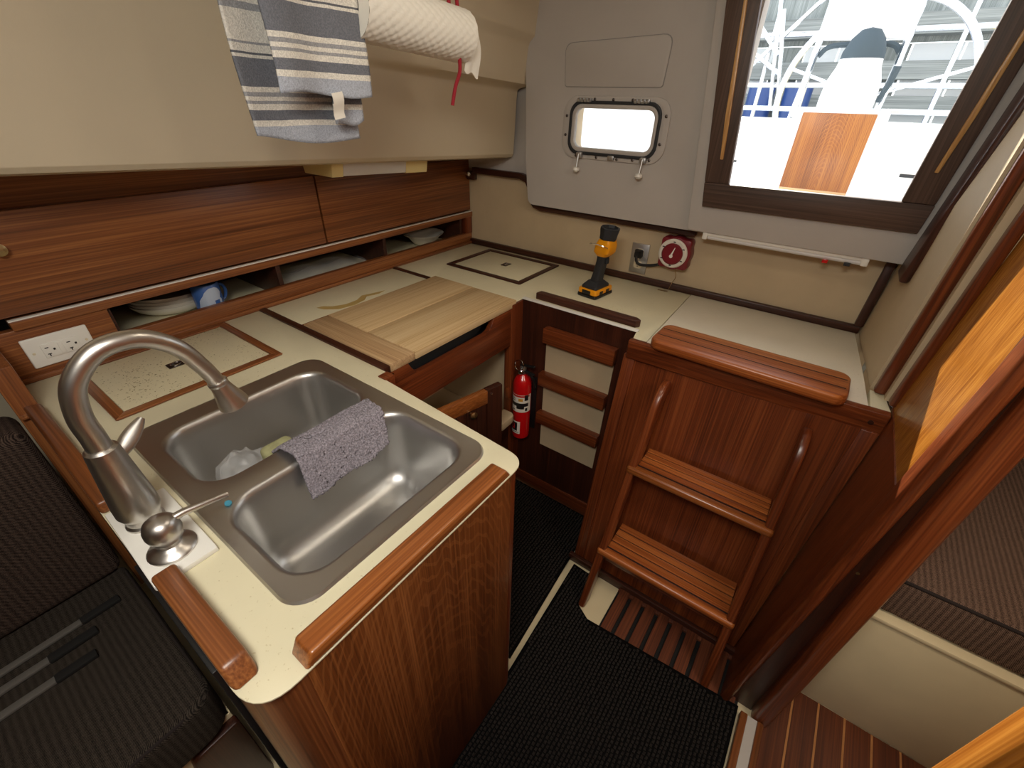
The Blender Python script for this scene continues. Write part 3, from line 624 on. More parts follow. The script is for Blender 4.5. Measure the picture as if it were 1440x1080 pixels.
# ================================================================== CUTTING BOARD, STOVE FRONT AND CABINETS
cbd = thing('cutting_board', 'large pale maple cutting board covering the stove', 'cutting board', (-1.04, 0.9, 0.0))
obj('board_plank', B().poly([(-1.236, 0.716), (-1.04, 0.716), (-1.04, 1.206), (-1.236, 1.206)], 'z', -0.018, 0.008, bev=0.002), 'maple', cbd)
obj('board_plank', B().box(-1.0385, -0.836, 0.716, 1.206, -0.018, 0.008, 0.004), 'maple', cbd)
obj('breadboard_end', B().box(-1.236, -0.836, 0.628, 0.7145, -0.018, 0.007, 0.004), 'maple_grey', cbd)
sc = thing('stove_cabinet', 'wooden stove cabinet with a slotted front below the cutting board', 'cabinet', (-1.04, 0.9, FL))
def front_slot():
    o = [(0.606, -0.018), (0.69, -0.018)] + [(0.700, -0.036), (0.712, -0.054), (0.730, -0.062)] + [(1.030, -0.062), (1.052, -0.056), (1.066, -0.040), (1.074, -0.018)] + [(1.178, -0.018), (1.178, -0.165), (0.606, -0.165)]
    return B().poly(o, 'x', -0.858, -0.838, bev=0.003)
obj('front_board', front_slot(), 'red_y', sc)
obj('stile', B().box(-0.868, -0.834, 1.178, 1.246, FL, -0.004, 0.003), 'red_z', sc)
obj('stile', B().box(-0.868, -0.838, 0.575, 0.640, FL, -0.02, 0.003), 'red_z', sc)
obj('stove_body', B().box(-1.235, -0.90, 0.64, 1.19, -0.15, -0.045, 0.006), 'stove', sc)
obj('stove_rail', B().tube([(-0.895, 0.66, -0.050), (-0.895, 1.17, -0.050)], 0.006, 10), 'chrome', sc)
obj('inside_wall', B().box(-1.24, -1.22, 0.64, 1.19, -0.60, -0.16), 'wall_cream', sc)
obj('inside_wall', B().box(-1.22, -0.86, 1.192, 1.20, -0.60, -0.16), 'wall_cream', sc)
obj('inside_floor', B().box(-1.22, -0.845, 0.64, 1.19, -0.54, -0.515, 0.004), 'wall_cream', sc)
obj('toe_board', B().box(-0.862, -0.84, 0.64, 1.178, FL, -0.54), 'dark_y', sc)
# swung-out door
dt = Matrix.Translation((-0.835, 0.640, 0)) @ Matrix.Rotation(math.radians(-13), 4, 'Z')
def dpart(nm, x0, x1, y0, y1, z0, z1, mt, par, bev=0.002): return obj(nm, B().box(x0, x1, y0, y1, z0, z1, bev).xf(dt), mt, par)
cd = dpart('door', -0.004, 0.008, 0.03, 0.30, -0.60, -0.25, 'dark_z', sc)
dpart('door_rail', -0.010, 0.014, 0.0, 0.305, -0.255, -0.205, 'honey_y', cd)
dpart('door_rail', -0.010, 0.014, 0.0, 0.305, -0.64, -0.59, 'red_y', cd)
dpart('door_stile', -0.010, 0.014, 0.305, 0.368, -0.64, -0.203, 'dark_z', cd)
dpart('door_stile', -0.010, 0.014, -0.0, 0.05, -0.59, -0.255, 'dark_z', cd)
for k in range(6): dpart('slat', 0.004, 0.012, 0.056+0.041*k, 0.094+0.041*k, -0.588, -0.257, 'dark_z', cd)
kb = B().lathe([(0.005, 0), (0.005, 0.008), (0.012, 0.013), (0.014, 0.020), (0.005, 0.026)], (0.014, 0.232, -0.262), (1, 0, 0), 16); kb.xf(dt); obj('knob', kb, 'brass', cd)
kb = B().lathe([(0.004, 0), (0.004, 0.001), (0.001, 0.002)], (0.014, 0.32, -0.222), (1, 0, 0), 10); kb.xf(dt); obj('screw', kb, 'chrome', cd)
obj('ledge_block', B().poly(round_poly([(-0.845, 1.06), (-0.785, 1.06), (-0.785, 1.150), (-0.845, 1.150)], [0, 0.0, 0.035, 0.0]), 'z', -0.475, -0.44, bev=0.006), 'wall_cream', sc)

# rack panel (bulkhead side with three fiddle rails)
rk = thing('rack_panel', 'dark wooden panel with three rails across cream backing beside the fire extinguisher', 'rack', (-0.62, 1.25, FL))
obj('panel', B().box(-0.838, -0.398, 1.243, 1.258, FL+0.02, 0.000), 'dark_z', rk)
obj('panel_edging', B().box(-0.838, -0.398, 1.240, 1.258, 0.0005, 0.0045, 0.001), 'white', rk)
obj('backing', B().poly([(-0.722, -0.085), (-0.452, -0.075), (-0.470, -0.620), (-0.718, -0.620)], 'y', 1.2395, 1.2435), 'wall_cream', rk)
for xa, xb, z0, z1 in ((-0.722, -0.447, -0.128, -0.070), (-0.730, -0.456, -0.312, -0.258), (-0.728, -0.460, -0.490, -0.440)):
    obj('rail', B().box(xa, xb, 1.208, 1.240, z0, z1, 0.003), 'red_x', rk)
obj('kick_board', B().box(-0.838, -0.40, 1.236, 1.25, FL, FL+0.075, 0.002), 'red_x', rk)

# companionway base panel (leans aft at the top)
def pY(z): return 1.192 + 0.175*z
cbx = thing('engine_box', 'red-brown wooden companionway base behind the ladder', 'cabinet', (-0.08, 1.15, FL))
shear = lambda c: Vector((c.x, c.y + 0.175*c.z, c.z))
obj('panel', B().poly([(-0.372, FL), (0.150, FL), (0.214, -0.055), (-0.372, -0.055)], 'y', 1.200, 1.218).map(shear), 'red_l', cbx)
obj('stile', B().box(-0.408, -0.370, 1.192, 1.240, FL, -0.052, 0.004).map(shear), 'red_l', cbx)
obj('stile', B().poly([(0.147, FL), (0.184, FL), (0.248, -0.052), (0.211, -0.052)], 'y', 1.196, 1.218, bev=0.002).map(shear), 'red_l', cbx)
obj('top_board', B().box(-0.400, 0.252, 1.176, 1.200, -0.062, 0.0005, 0.005, 3).map(lambda c: Vector((c.x, c.y + 0.018*(c.x+0.4)/0.65, c.z))), 'red_x', cbx)
obj('side_panel', B().poly([(1.200-0.158, FL), (1.2, -0.03), (1.238, -0.03), (1.238, FL)], 'x', -0.408, -0.392), 'dark_z', cbx)
obj('base_bead', B().box(-0.42, 0.22, pY(FL)-0.022, pY(FL)-0.004, FL, FL+0.035, 0.004), 'dark_x', cbx)
obj('screw_plug', B().lathe([(0.006, 0), (0.006, 0.0015), (0.001, 0.002)], (0.222, 1.193, -0.030), (0, -1, 0), 12), 'dark_x', cbx)

# loose teak step on the counter
ts = thing('counter_step', 'rounded teak step board with dark seams lying on the counter edge', 'step board', (-0.09, 1.22, 0.001))
stp = lambda inset, z0, z1, bev: B().poly(rr(0, 0, 0.245-inset, 0.072-inset, 0.030, 6), 'z', z0, z1, bev=bev, seg=3)
SM = Matrix.Translation((-0.088, 1.226, 0.0)) @ Matrix.Rotation(math.radians(-0.6), 4, 'Z')
obj('step_base', stp(0.0, 0.002, 0.0325, 0.008).xf(SM), 'tread', ts)
for k in range(2):
    yy = -0.022 + 0.048*k
    obj('seam', B().box(-0.236, 0.236, yy-0.0014, yy+0.0014, 0.0318, 0.0331).xf(SM), 'caulk', ts)

# ================================================================== LADDER
ld = thing('companionway_ladder', 'varnished teak two-step ladder leaning on the companionway base', 'ladder', (-0.08, 0.95, FL+0.012))
def rail_x(side, z):   # outer face, feet splayed
    t = (z+0.08)/-0.82
    return (-0.262-0.036*t) if side < 0 else (0.122+0.028*t)
LF = lambda z: 0.858 + 0.2597*(z+0.9)          # front edge of the rail
def rail(side):
    fr = [(LF(z), z) for z in (-0.888, -0.7, -0.5, -0.3, -0.17)]
    top = [(1.058, -0.125), (1.076, -0.092), (1.100, -0.072), (1.128, -0.066), (1.150, -0.074), (1.158, -0.092)]
    bk_ = [(1.150, -0.112), (1.128, -0.135), (1.112, -0.17)] + [(LF(z)+0.056, z) for z in (-0.3, -0.5, -0.7, -0.888)]
    bb = B().poly(fr+top+bk_, 'x', 0.0, 0.024, bev=0.007, seg=3)
    return bb.map(lambda c: Vector((rail_x(side, c.z) + (c.x if side < 0 else -c.x), c.y, c.z)))
for sd in (-1, 1):
    r_ = rail(sd); bmesh.ops.recalc_face_normals(r_.bm, faces=r_.bm.faces); obj('side_rail', r_, 'red_l', ld)
for nm, z, y0, y1 in (('step', -0.315, 1.000, 1.128), ('step', -0.628, 0.920, 1.070)):
    xl, xr = rail_x(-1, z), rail_x(1, z)
    stp_ = obj(nm, B().box(xl+0.023, xr-0.023, y0+0.028, y1, z-0.026, z-0.004, 0.002), 'red_x', ld)
    obj('nosing', B().box(xl-0.002, xr+0.002, y0, y0+0.030, z-0.026, z, 0.010, 4), 'honey_x' if z > -0.5 else 'tread', stp_)
    n = 4; w = (y1-y0-0.031)/n
    for k in range(n):
        obj('tread_strip', B().box(xl+0.024, xr-0.024, y0+0.031+k*w+0.0018, y0+0.031+(k+1)*w-0.0018, z-0.006, z, 0.001), 'tread', stp_)
    obj('caulk_bed', B().box(xl+0.024, xr-0.024, y0+0.030, y1, z-0.007, z-0.0025), 'caulk', stp_)
obj('apron', B().box(rail_x(-1, -0.7)+0.02, rail_x(1, -0.7)-0.02, 0.956, 0.972, -0.71, -0.654, 0.003), 'red_x', ld)

# ================================================================== FLOOR COVERINGS
gr = thing('floor_grating', 'slatted teak floor grating under the ladder', 'grating', (0.0, 0.9, FL))
obj('gap_shade', B().box(-0.205, 0.235, 0.55, 1.04, FL, FL+0.002), 'caulk', gr)  # dark sheet stands for the shade below the slats
for k in range(9):
    x = -0.198 + 0.0485*k
    obj('slat', B().box(x, x+0.036, 0.55, 1.035, FL+0.002, FL+0.014, 0.002), 'slat', gr)
for y in (0.56, 1.00):
    obj('cross_bar', B().box(-0.205, 0.235, y, y+0.03, FL+0.002, FL+0.012, 0.001), 'slat', gr)

def matmesh(outline, z0, step, h):
    """looped pile mat: rib geometry clipped to an outline (point in polygon)"""
    xs = [p[0] for p in outline]; ys = [p[1] for p in outline]
    def inside(x, y):
        c = False; n = len(outline)
        for i in range(n):
            x1, y1 = outline[i]; x2, y2 = outline[i-1]
            if (y1 > y) != (y2 > y) and x < (x2-x1)*(y-y1)/(y2-y1)+x1: c = not c
        return c
    verts, faces = [], []
    x = min(xs)+step; row = 0
    while x < max(xs)-step*0.7:
        y = min(ys)+step*(0.7 + 0.5*(row % 2))
        while y < max(ys)-step*0.7:
            if inside(x-step*0.6, y) and inside(x+step*0.6, y) and inside(x, y+step*0.8) and inside(x, y-step*0.8):
                hx, hy = step*0.34, step*0.46; i = len(verts); hh = h*random.uniform(0.7, 1.15); j = random.uniform(-0.12, 0.12)*step
                verts += [(x-hx+j, y-hy, z0), (x+hx+j, y-hy, z0), (x+hx+j, y+hy, z0), (x-hx+j, y+hy, z0), (x-hx*0.4+j, y-hy*0.3, z0+hh), (x+hx*0.4+j, y-hy*0.3, z0+hh), (x+hx*0.4+j, y+hy*0.3, z0+hh), (x-hx*0.4+j, y+hy*0.3, z0+hh)]
                faces += [(i, i+1, i+5, i+4), (i+1, i+2, i+6, i+5), (i+2, i+3, i+7, i+6), (i+3, i, i+4, i+7), (i+4, i+5, i+6, i+7)]
            y += step
        x += step; row += 1
    bb = B(); me = bpy.data.meshes.new('t'); me.from_pydata(verts, [], faces); bb.bm.from_mesh(me); bpy.data.meshes.remove(me)
    return bb
def mat_thing(outline, label, loc):
    t = thing('floor_mat', label, 'mat', loc)
    obj('backing', B().poly(outline, 'z', FL+0.0145, FL+0.019, bev=0.0015), 'matback', t)
    obj('pile', matmesh(outline, FL+0.018, 0.0115, 0.007), 'mat', t, smooth=0, kind='stuff')
mat_thing([(-0.325, -0.6), (0.240, -0.6), (0.236, 0.872), (-0.245, 0.836), (-0.292, 0.862), (-0.302, 0.992), (-0.386, 0.996), (-0.366, 0.56)], 'black ribbed floor mat in the aisle in front of the ladder', (-0.05, 0.2, FL+0.0145))
mat_thing([(-0.836, 0.575), (-0.382, 0.575), (-0.412, 1.030), (-0.415, 1.225), (-0.836, 1.225)], 'dark ribbed floor mat in the corner below the fire extinguisher', (-0.62, 0.9, FL+0.0145))

# quarter berth: sill, teak and holly sole, berth front and cushion
sl = thing('door_sill', 'wooden threshold with a pale strip between the aisle and the quarter berth', 'threshold', (0.27, 0.6, FL))
obj('sill_board', B().box(0.243, 0.262, -0.6, 0.86, FL, FL+0.03, 0.003), 'teak_y', sl)
obj('sill_strip', B().box(0.262, 0.288, -0.6, 0.86, FL, FL+0.024), 'liner_grey', sl)
obj('sill_board', B().box(0.288, 0.304, -0.6, 0.86, FL, FL+0.03, 0.003), 'teak_y', sl)
sole = thing('floor_sole', 'striped teak and holly cabin sole in front of the quarter berth', 'floor', (0.6, 0.6, FL), kind='structure')
for k in range(14):
    x = 0.304 + 0.0655*k
    obj('plank', B().box(x, x+0.0600, -0.3, 1.03, FL, FL+0.008), 'sole', sole)
    obj('holly_strip', B().box(x+0.0602, x+0.0653, -0.3, 1.03, FL, FL+0.0082), 'holly', sole)
qb = thing('quarter_berth', 'cream quarter berth base beyond the right-hand doorway', 'berth', (0.95, 1.9, FL))
obj('front_panel', B().box(0.345, 1.69, 1.030, 1.060, FL+0.008, -0.462, 0.004), 'gel', qb)
obj('ledge', B().box(0.345, 1.69, 1.024, 1.075, -0.462, -0.448, 0.004), 'gel', qb)
obj('berth_top', B().box(0.345, 1.69, 1.075, 2.79, -0.49, -0.462), 'gel', qb)
qc = thing('berth_cushion', 'brown tweed cushion on the quarter berth', 'cushion', (0.95, 1.9, -0.46))
obj('cushion_body', B().box(0.348, 1.69, 1.045, 2.78, -0.447, -0.318, 0.022, 4), 'tweed', qc)
obj('piping', B().tube([(0.36, 1.048, -0.325), (1.68, 1.048, -0.325)], 0.004, 8), 'piping', qc)

# ================================================================== PENINSULA BASE
pc = thing('sink_cabinet', 'wooden sink peninsula base with swirling grain on its aisle panel', 'cabinet', (-0.8, 0.3, FL))
obj('front_panel', B().box(-0.372, -0.3475, 0.070, 0.502, FL, -0.0035, 0.0008), 'figured', pc)
def corner(x0, y0, x1, y1, cx, cy, r, a0, a1):
    o = [(cx + r*math.cos(math.radians(a0+(a1-a0)*i/10)), cy + r*math.sin(math.radians(a0+(a1-a0)*i/10))) for i in range(11)]
    i_ = [(cx + (r-0.02)*math.cos(math.radians(a0+(a1-a0)*i/10)), cy + (r-0.02)*math.sin(math.radians(a0+(a1-a0)*i/10))) for i in range(10, -1, -1)]
    return B().poly(o+i_, 'z', FL, -0.0035)
obj('corner_post', corner(0, 0, 0, 0, -0.4095, 0.070, 0.062, -90, 0), 'teak_z', pc)
obj('corner_post', corner(0, 0, 0, 0, -0.392, 0.502, 0.0445, 0, 90), 'red_z', pc)
obj('side_panel', B().box(-1.28, -0.4095, 0.0082, 0.026, FL, -0.026), 'dark_z', pc)
obj('side_panel', B().box(-0.83, -0.392, 0.526, 0.5465, FL, -0.026), 'red_z', pc)
obj('edge_trim', B().box(-0.72, -0.46, 0.0, 0.0085, FL, -0.030, 0.002), 'black', pc)

# sink
sk = thing('kitchen_sink', 'stainless steel double-bowl sink set in the cream worktop', 'sink', (-0.73, 0.32, -0.19))
ox, oy, ohx, ohy = (SX0+SX1)/2, (SY0+SY1)/2, (SX1-SX0)/2, (SY1-SY0)/2
bowls = [(-0.871, 0.318, 0.115, 0.182), (-0.575, 0.318, 0.120, 0.190)]
bm = bmesh.new()
def ring(pts2, z): return [bm.verts.new((p[0], p[1], z)) for p in pts2]
def bridge(a, c):
    n = len(a)
    for i in range(n): bm.faces.new((a[i], a[(i+1) % n], c[(i+1) % n], c[i]))
def loop_edges(a): return [bm.edges.get((a[i], a[(i+1) % len(a)])) or bm.edges.new((a[i], a[(i+1) % len(a)])) for i in range(len(a))]
o0 = ring(rr(ox, oy, ohx, ohy, 0.045, 8), 0.0005); o1 = ring(rr(ox, oy, ohx-0.003, ohy-0.003, 0.043, 8), 0.005); o2 = ring(rr(ox, oy, ohx-0.010, ohy-0.010, 0.038, 8), 0.0035)
bridge(o0, o1); bridge(o1, o2)
fill = loop_edges(o2)
for cx, cy, hx, hy in bowls:
    prev = None
    for d, z, r in ((-0.006, 0.0035, 0.062), (-0.002, 0.0026, 0.060), (0.002, -0.001, 0.058), (0.005, -0.008, 0.056), (0.008, -0.03, 0.054), (0.016, -0.135, 0.050), (0.022, -0.155, 0.046), (0.034, -0.171, 0.040), (0.052, -0.179, 0.034), (0.075, -0.182, 0.022)):
        rg = ring(rr(cx, cy, hx-d, hy-d, r, 8), z)
        if prev is None: fill += loop_edges(rg)
        else: bridge(prev, rg)
        prev = rg
    bm.faces.new(prev)
bmesh.ops.triangle_fill(bm, use_beauty=True, edges=fill)
bmesh.ops.recalc_face_normals(bm, faces=bm.faces)
sb = B(); sb.bm.free(); sb.bm = bm
obj('sink_body', sb, 'steel', sk, smooth=50)
for cx, cy, hx, hy in bowls:
    dn = obj('drain', B().lathe([(0.045, 0.0), (0.045, 0.002), (0.038, 0.003), (0.034, -0.001), (0.0, -0.002)], (cx+0.035, cy-0.01, -0.1818), seg=28, cap1=False), 'chrome', sk)
    obj('strainer', B().lathe([(0.024, 0.0), (0.024, 0.003), (0.006, 0.005), (0.006, 0.012), (0.002, 0.014)], (cx+0.035, cy-0.01, -0.1835), seg=20), 'steel', dn)

# faucet on its white plate
obj('faucet_plate', B().poly([(-0.822, 0.008), (-0.612, 0.004), (-0.612, 0.090), (-0.815, 0.092)], 'z', 0.0, 0.010, bev=0.002), 'white', None, at=(-0.72, 0.05, 0.0), label='white rectangular mounting plate under the faucet', cat='plate')
fc = thing('faucet', 'tall brushed nickel gooseneck faucet arching over the sink', 'faucet', (-0.755, 0.045, 0.010))
obj('faucet_base', B().lathe([(0.027, 0), (0.027, 0.004), (0.024, 0.008), (0.024, 0.020), (0.026, 0.022)], (-0.755, 0.045, 0.010), seg=28), 'nickel', fc)
obj('faucet_body', B().lathe([(0.026, 0.0), (0.030, 0.010), (0.0295, 0.03), (0.0215, 0.128), (0.0205, 0.134), (0.017, 0.137)], (-0.755, 0.045, 0.030), seg=28), 'nickel', fc)
neck = spline([(-0.755, 0.045, 0.150), (-0.755, 0.045, 0.185), (-0.755, 0.045, 0.225), (-0.755, 0.058, 0.270), (-0.755, 0.095, 0.303), (-0.755, 0.142, 0.303), (-0.755, 0.180, 0.275), (-0.755, 0.203, 0.230), (-0.755, 0.216, 0.192)], 7)
obj('gooseneck', B().tube(neck, [0.0155 - 0.003*i/len(neck) for i in range(len(neck))], 20), 'nickel', fc)
hd = (Vector((-0.755, 0.2245, 0.152))-Vector((-0.755, 0.212, 0.205))).normalized()
obj('spray_head', B().lathe([(0.0145, 0), (0.0155, 0.002), (0.0155, 0.006), (0.0145, 0.008), (0.0165, 0.02), (0.0235, 0.048), (0.0245, 0.054), (0.021, 0.057)], (-0.755, 0.2145, 0.196), hd, 24), 'nickel', fc)
# side lever
lv = obj('lever_hub', B().lathe([(0.016, 0.0), (0.018, 0.01), (0.017, 0.030), (0.010, 0.036)], (-0.765, 0.045, 0.085), (-1, 0.05, 0.1), 18), 'nickel', fc)
def lever(u, v):
    a = 2*math.pi*v; w = 0.004 + 0.0085*math.sin(math.pi*min(1, 0.12+u*0.86))**0.8
    p0, p1 = Vector((-0.792, 0.060, 0.118)), Vector((-0.818, 0.112, 0.150)); c = p0.lerp(p1, u)
    s_ = (p1-p0).cross(Vector((-0.80, 0.10, -0.55))).normalized(); n_ = s_.cross(p1-p0).normalized()
    return c + s_*w*math.cos(a) + n_*0.0042*math.sin(a)
obj('lever', B().grid(lever, 14, 14), 'nickel', lv, smooth=60)
sd = thing('soap_dispenser', 'short brushed nickel soap dispenser with a straight spout', 'soap dispenser', (-0.662, 0.048, 0.010))
obj('dispenser_base', B().lathe([(0.032, 0), (0.033, 0.004), (0.030, 0.008), (0.022, 0.011), (0.017, 0.016), (0.017, 0.022)], (-0.662, 0.048, 0.010), seg=28), 'nickel', sd)
obj('dispenser_head', B().lathe([(0.017, 0), (0.0215, 0.005), (0.0245, 0.018), (0.0240, 0.028), (0.0205, 0.037), (0.013, 0.043), (0.0, 0.046)], (-0.664, 0.049, 0.030), seg=28, cap1=False), 'nickel', sd)
obj('spout', B().tube([(-0.662, 0.060, 0.062), (-0.660, 0.080, 0.064), (-0.656, 0.134, 0.056), (-0.6555, 0.140, 0.0545)], [0.0065, 0.006, 0.0045, 0.0045], 12), 'nickel', sd)

# washcloth over the divider
def cloth(u, v):
    # u along Y, v across the divider: far bowl -> over the divider -> down into the near bowl
    y = 0.262 + 0.205*u + 0.012*math.sin(3*v+1)
    s_ = v*0.175
    if s_ < 0.030: x, z = -0.768 + s_*0.9, -0.012 + s_*0.75
    elif s_ < 0.085: x, z = -0.741 + (s_-0.030), 0.0105 + 0.002*math.sin((s_-0.03)/0.055*math.pi)
    else: x, z = -0.686 + (s_-0.085)*0.30, 0.0095 - (s_-0.085)*0.93
    z += 0.003*math.sin(11*u+3*v) * (1 if 0.3 < v else 0.3) + (0.004*math.sin(5*u+2) if v > 0.5 else 0)
    x += 0.006*math.sin(7*u+2)*max(0, v-0.45)
    if v > 0.5: z += (0.02*(u-0.1))*(v-0.5)*1.2
    return Vector((x, y + 0.02*(v-0.5)*(1-u) + random.uniform(-1, 1)*0.0010, z + 0.004 + random.uniform(0, 1)*0.0034))
cl = B().grid(cloth, 90, 76)
wc = obj('washcloth', cl, 'terry', None, at=(-0.71, 0.36, 0.006), smooth=80, label='grey terry washcloth draped over the sink divider', cat='cloth')
md = wc.modifiers.new('thick', 'SOLIDIFY'); md.thickness = 0.005; md.offset = 1
# sponge and crumpled clear bag in the far bowl, blue scrap on the rim
sp = B().box(-0.806, -0.770, 0.250, 0.315, -0.050, -0.004, 0.012, 3); obj('sponge', sp, 'sponge', None, at=(-0.797, 0.31, -0.06), label='pale green sponge tucked behind the washcloth', cat='sponge')
random.seed(4)
bgm = bmesh.new(); bmesh.ops.create_icosphere(bgm, subdivisions=3, radius=1.0)
for v in bgm.verts:
    k = 1 + random.uniform(-0.16, 0.12); v.co = Vector((-0.868 + v.co.x*0.060*k, 0.236 + v.co.y*0.056*k, -0.108 + v.co.z*0.066*k))
bb = B(); bb.bm.free(); bb.bm = bgm
cbag = thing('plastic_bag', 'crumpled clear plastic bag in the far sink bowl', 'plastic bag', (-0.868, 0.243, -0.178))
obj('bag_film', bb, 'film', cbag, smooth=0)
obj('bag_label', B().grid(lambda u, v: Vector((-0.812+0.010*v, 0.262+0.026*u, -0.082-0.018*v+0.004*u)), 4, 3), plain('bag_label_blue', srgb(196, 222, 240), 0.4), cbag)
sbm = B().ball((-0.692, 0.143, 0.006), 0.007, 0.006, 0.004, 8); obj('blue_scrap', sbm, 'bluebit', None, at=(-0.692, 0.143, 0.003), label='tiny bright blue scrap on the near sink rim', cat='scrap')

# ================================================================== BACK COUNTER OBJECTS
# battery torch
tc = thing('work_torch', 'yellow and black cordless work torch standing on the back counter', 'torch', (-0.655, 1.455, 0.0))
TM = Matrix.Translation((-0.655, 1.455, 0.0)) @ Matrix.Rotation(math.radians(-8), 4, 'Z')
obj('battery_foot', B().poly(rr(0, 0, 0.042, 0.058, 0.010), 'z', 0.001, 0.012, bev=0.003).xf(TM), 'black', tc)
obj('battery', B().poly(rr(0, 0, 0.040, 0.055, 0.010), 'z', 0.012, 0.032, bev=0.004).xf(TM), 'yellow', tc)
obj('battery_panel', B().box(-0.020, 0.016, -0.0565, -0.050, 0.014, 0.028, 0.001).xf(TM), 'black', tc)
obj('battery_vent', B().box(0.0385, 0.0415, -0.030, -0.010, 0.014, 0.026, 0.001).xf(TM), 'black', tc)
obj('battery_vent', B().box(0.0385, 0.0415, 0.010, 0.030, 0.014, 0.026, 0.001).xf(TM), 'black', tc)
obj('handle_foot', B().loft([[ (x, y, z) for x, y in rr(0, -0.002, hx, hy, 0.010)] for hx, hy, z in ((0.033, 0.046, 0.032), (0.032, 0.045, 0.040), (0.022, 0.027, 0.054))]).xf(TM), 'rubber', tc)
obj('handle', B().loft([[(x+dx, y, z) for x, y in rr(0, 0, hx, hy, 0.012)] for hx, hy, z, dx in ((0.019, 0.022, 0.050, 0.0), (0.0165, 0.020, 0.085, 0.006), (0.0165, 0.020, 0.125, 0.013), (0.018, 0.021, 0.150, 0.017))]).xf(TM), 'rubber', tc)
obj('trigger', B().box(0.030, 0.038, -0.008, 0.008, 0.122, 0.142, 0.002).xf(TM), 'rubber', tc)
obj('torch_body', B().loft([[(x+dx, y, z) for x, y in rr(0, 0, hx, hy, 0.012)] for hx, hy, z, dx in ((0.020, 0.023, 0.148, 0.017), (0.030, 0.031, 0.162, 0.018), (0.030, 0.031, 0.185, 0.021), (0.024, 0.026, 0.206, 0.024))]).xf(TM), 'yellow', tc)
obj('torch_head', B().lathe([(0.022, 0), (0.030, 0.006), (0.031, 0.020), (0.034, 0.036), (0.034, 0.044), (0.028, 0.046), (0.026, 0.036)], (0.024, 0, 0.202), (0.10, 0, 1), 8, True, True).xf(TM), 'rubber', tc)
obj('belt_ring', B().tube([(0.018 + 0.036*math.cos(a), -0.030 - 0.012 + 0.030*math.sin(a)*0.6, 0.188 - 0.010*math.sin(a)) for a in [math.pi + math.pi*i/14 for i in range(15)]], 0.0016, 6).xf(TM), 'chrome', tc)

# steel duplex outlet, plug and cord
ot = thing('steel_outlet', 'steel-plated duplex outlet on the beige bulkhead', 'outlet', (-0.594, 1.70, 0.033))
obj('cover_plate', B().box(-0.629, -0.560, 1.692, 1.7005, 0.033, 0.147, 0.002, 2), 'alu', ot)
for zc in (0.066, 0.114):
    sf = obj('socket_face', B().poly(rr(-0.5945, zc, 0.0165, 0.0145, 0.010), 'y', 1.690, 1.693, bev=0.001), 'ivory', ot)
    for dx in (-0.006, 0.006): obj('slot', B().box(-0.5945+dx-0.0011, -0.5945+dx+0.0011, 1.6895, 1.6903, zc, zc+0.008), 'ink', sf)
    obj('slot', B().lathe([(0.0022, 0), (0.0022, 0.0006)], (-0.5945, 1.6903, zc-0.006), (0, -1, 0), 8), 'ink', sf)
obj('screw', B().lathe([(0.003, 0), (0.003, 0.001), (0.001, 0.0015)], (-0.5945, 1.692, 0.090), (0, -1, 0), 10), 'chrome', ot)
pg = thing('power_plug', 'black plug and cord running from the steel outlet to the red switch', 'plug', (-0.594, 1.68, 0.11))
obj('plug_body', B().loft([[(-0.594+x, y, 0.112+z) for x, z in rr(0, 0, hx, hz, 0.006)] for hx, hz, y in ((0.015, 0.015, 1.690), (0.016, 0.017, 1.676), (0.010, 0.012, 1.660))]), 'black', pg)
obj('cord', B().tube(spline([(-0.594, 1.668, 0.112), (-0.592, 1.660, 0.092), (-0.575, 1.660, 0.078), (-0.53, 1.668, 0.082), (-0.50, 1.674, 0.092), (-0.485, 1.680, 0.098)], 6), 0.0055, 10), 'black', pg)
# red battery switch
sw = thing('battery_switch', 'red rotary battery switch with a pale ring on the beige bulkhead', 'switch', (-0.452, 1.70, 0.148))
body = round_poly([(-0.515, 0.200), (-0.395, 0.200), (-0.395, 0.084), (-0.515, 0.084)], [0.016]*4)
scal = []
for i in range(48):
    a = 2*math.pi*i/48; rad_ = 0.058 + 0.014*max(0, math.cos(4*(a-math.pi/4)))**2
    scal.append((-0.452+rad_*math.cos(a), 0.145+rad_*math.sin(a)))
obj('switch_body', B().poly(scal, 'y', 1.650, 1.700, bev=0.004), 'redplastic', sw)
rg_ = obj('dial_ring', B().lathe([(0.052, 0), (0.052, 0.006), (0.047, 0.010), (0.036, 0.010), (0.036, 0.004)], (-0.456, 1.652, 0.146), (0, -1, 0), 36, True, True), 'label', sw)
obj('dial_knob', B().lathe([(0.038, 0), (0.038, 0.014), (0.034, 0.018), (0.0, 0.018)], (-0.456, 1.652, 0.146), (0, -1, 0), 36, True, False), 'redplastic', sw)
obj('pointer', B().lathe([(0.0065, 0), (0.0065, 0.0015), (0.003, 0.002)], (-0.457, 1.634, 0.139), (0, -1, 0), 14), 'white', sw)
obj('pointer_arm', B().poly([(-0.4605, 0.142), (-0.4535, 0.142), (-0.4470, 0.171), (-0.4490, 0.171)], 'y', 1.6325, 1.6345), 'white', sw)
for a in range(0, 360, 60):
    ca, sa = math.cos(math.radians(a+90)), math.sin(math.radians(a+90))
    obj('dial_mark', B().box(-0.456+0.042*ca-0.004, -0.456+0.042*ca+0.004, 1.6414, 1.6424, 0.146+0.042*sa-0.0018, 0.146+0.042*sa+0.0018), 'ink', rg_)
kc = thing('key_on_wire', 'small brass key hanging on a thin wire below the red switch', 'key', (-0.455, 1.66, 0.0))
obj('wire', B().tube(spline([(-0.440, 1.665, 0.085), (-0.430, 1.660, 0.060), (-0.438, 1.655, 0.035), (-0.443, 1.650, 0.012)], 6), 0.0012, 6), 'brass', kc)
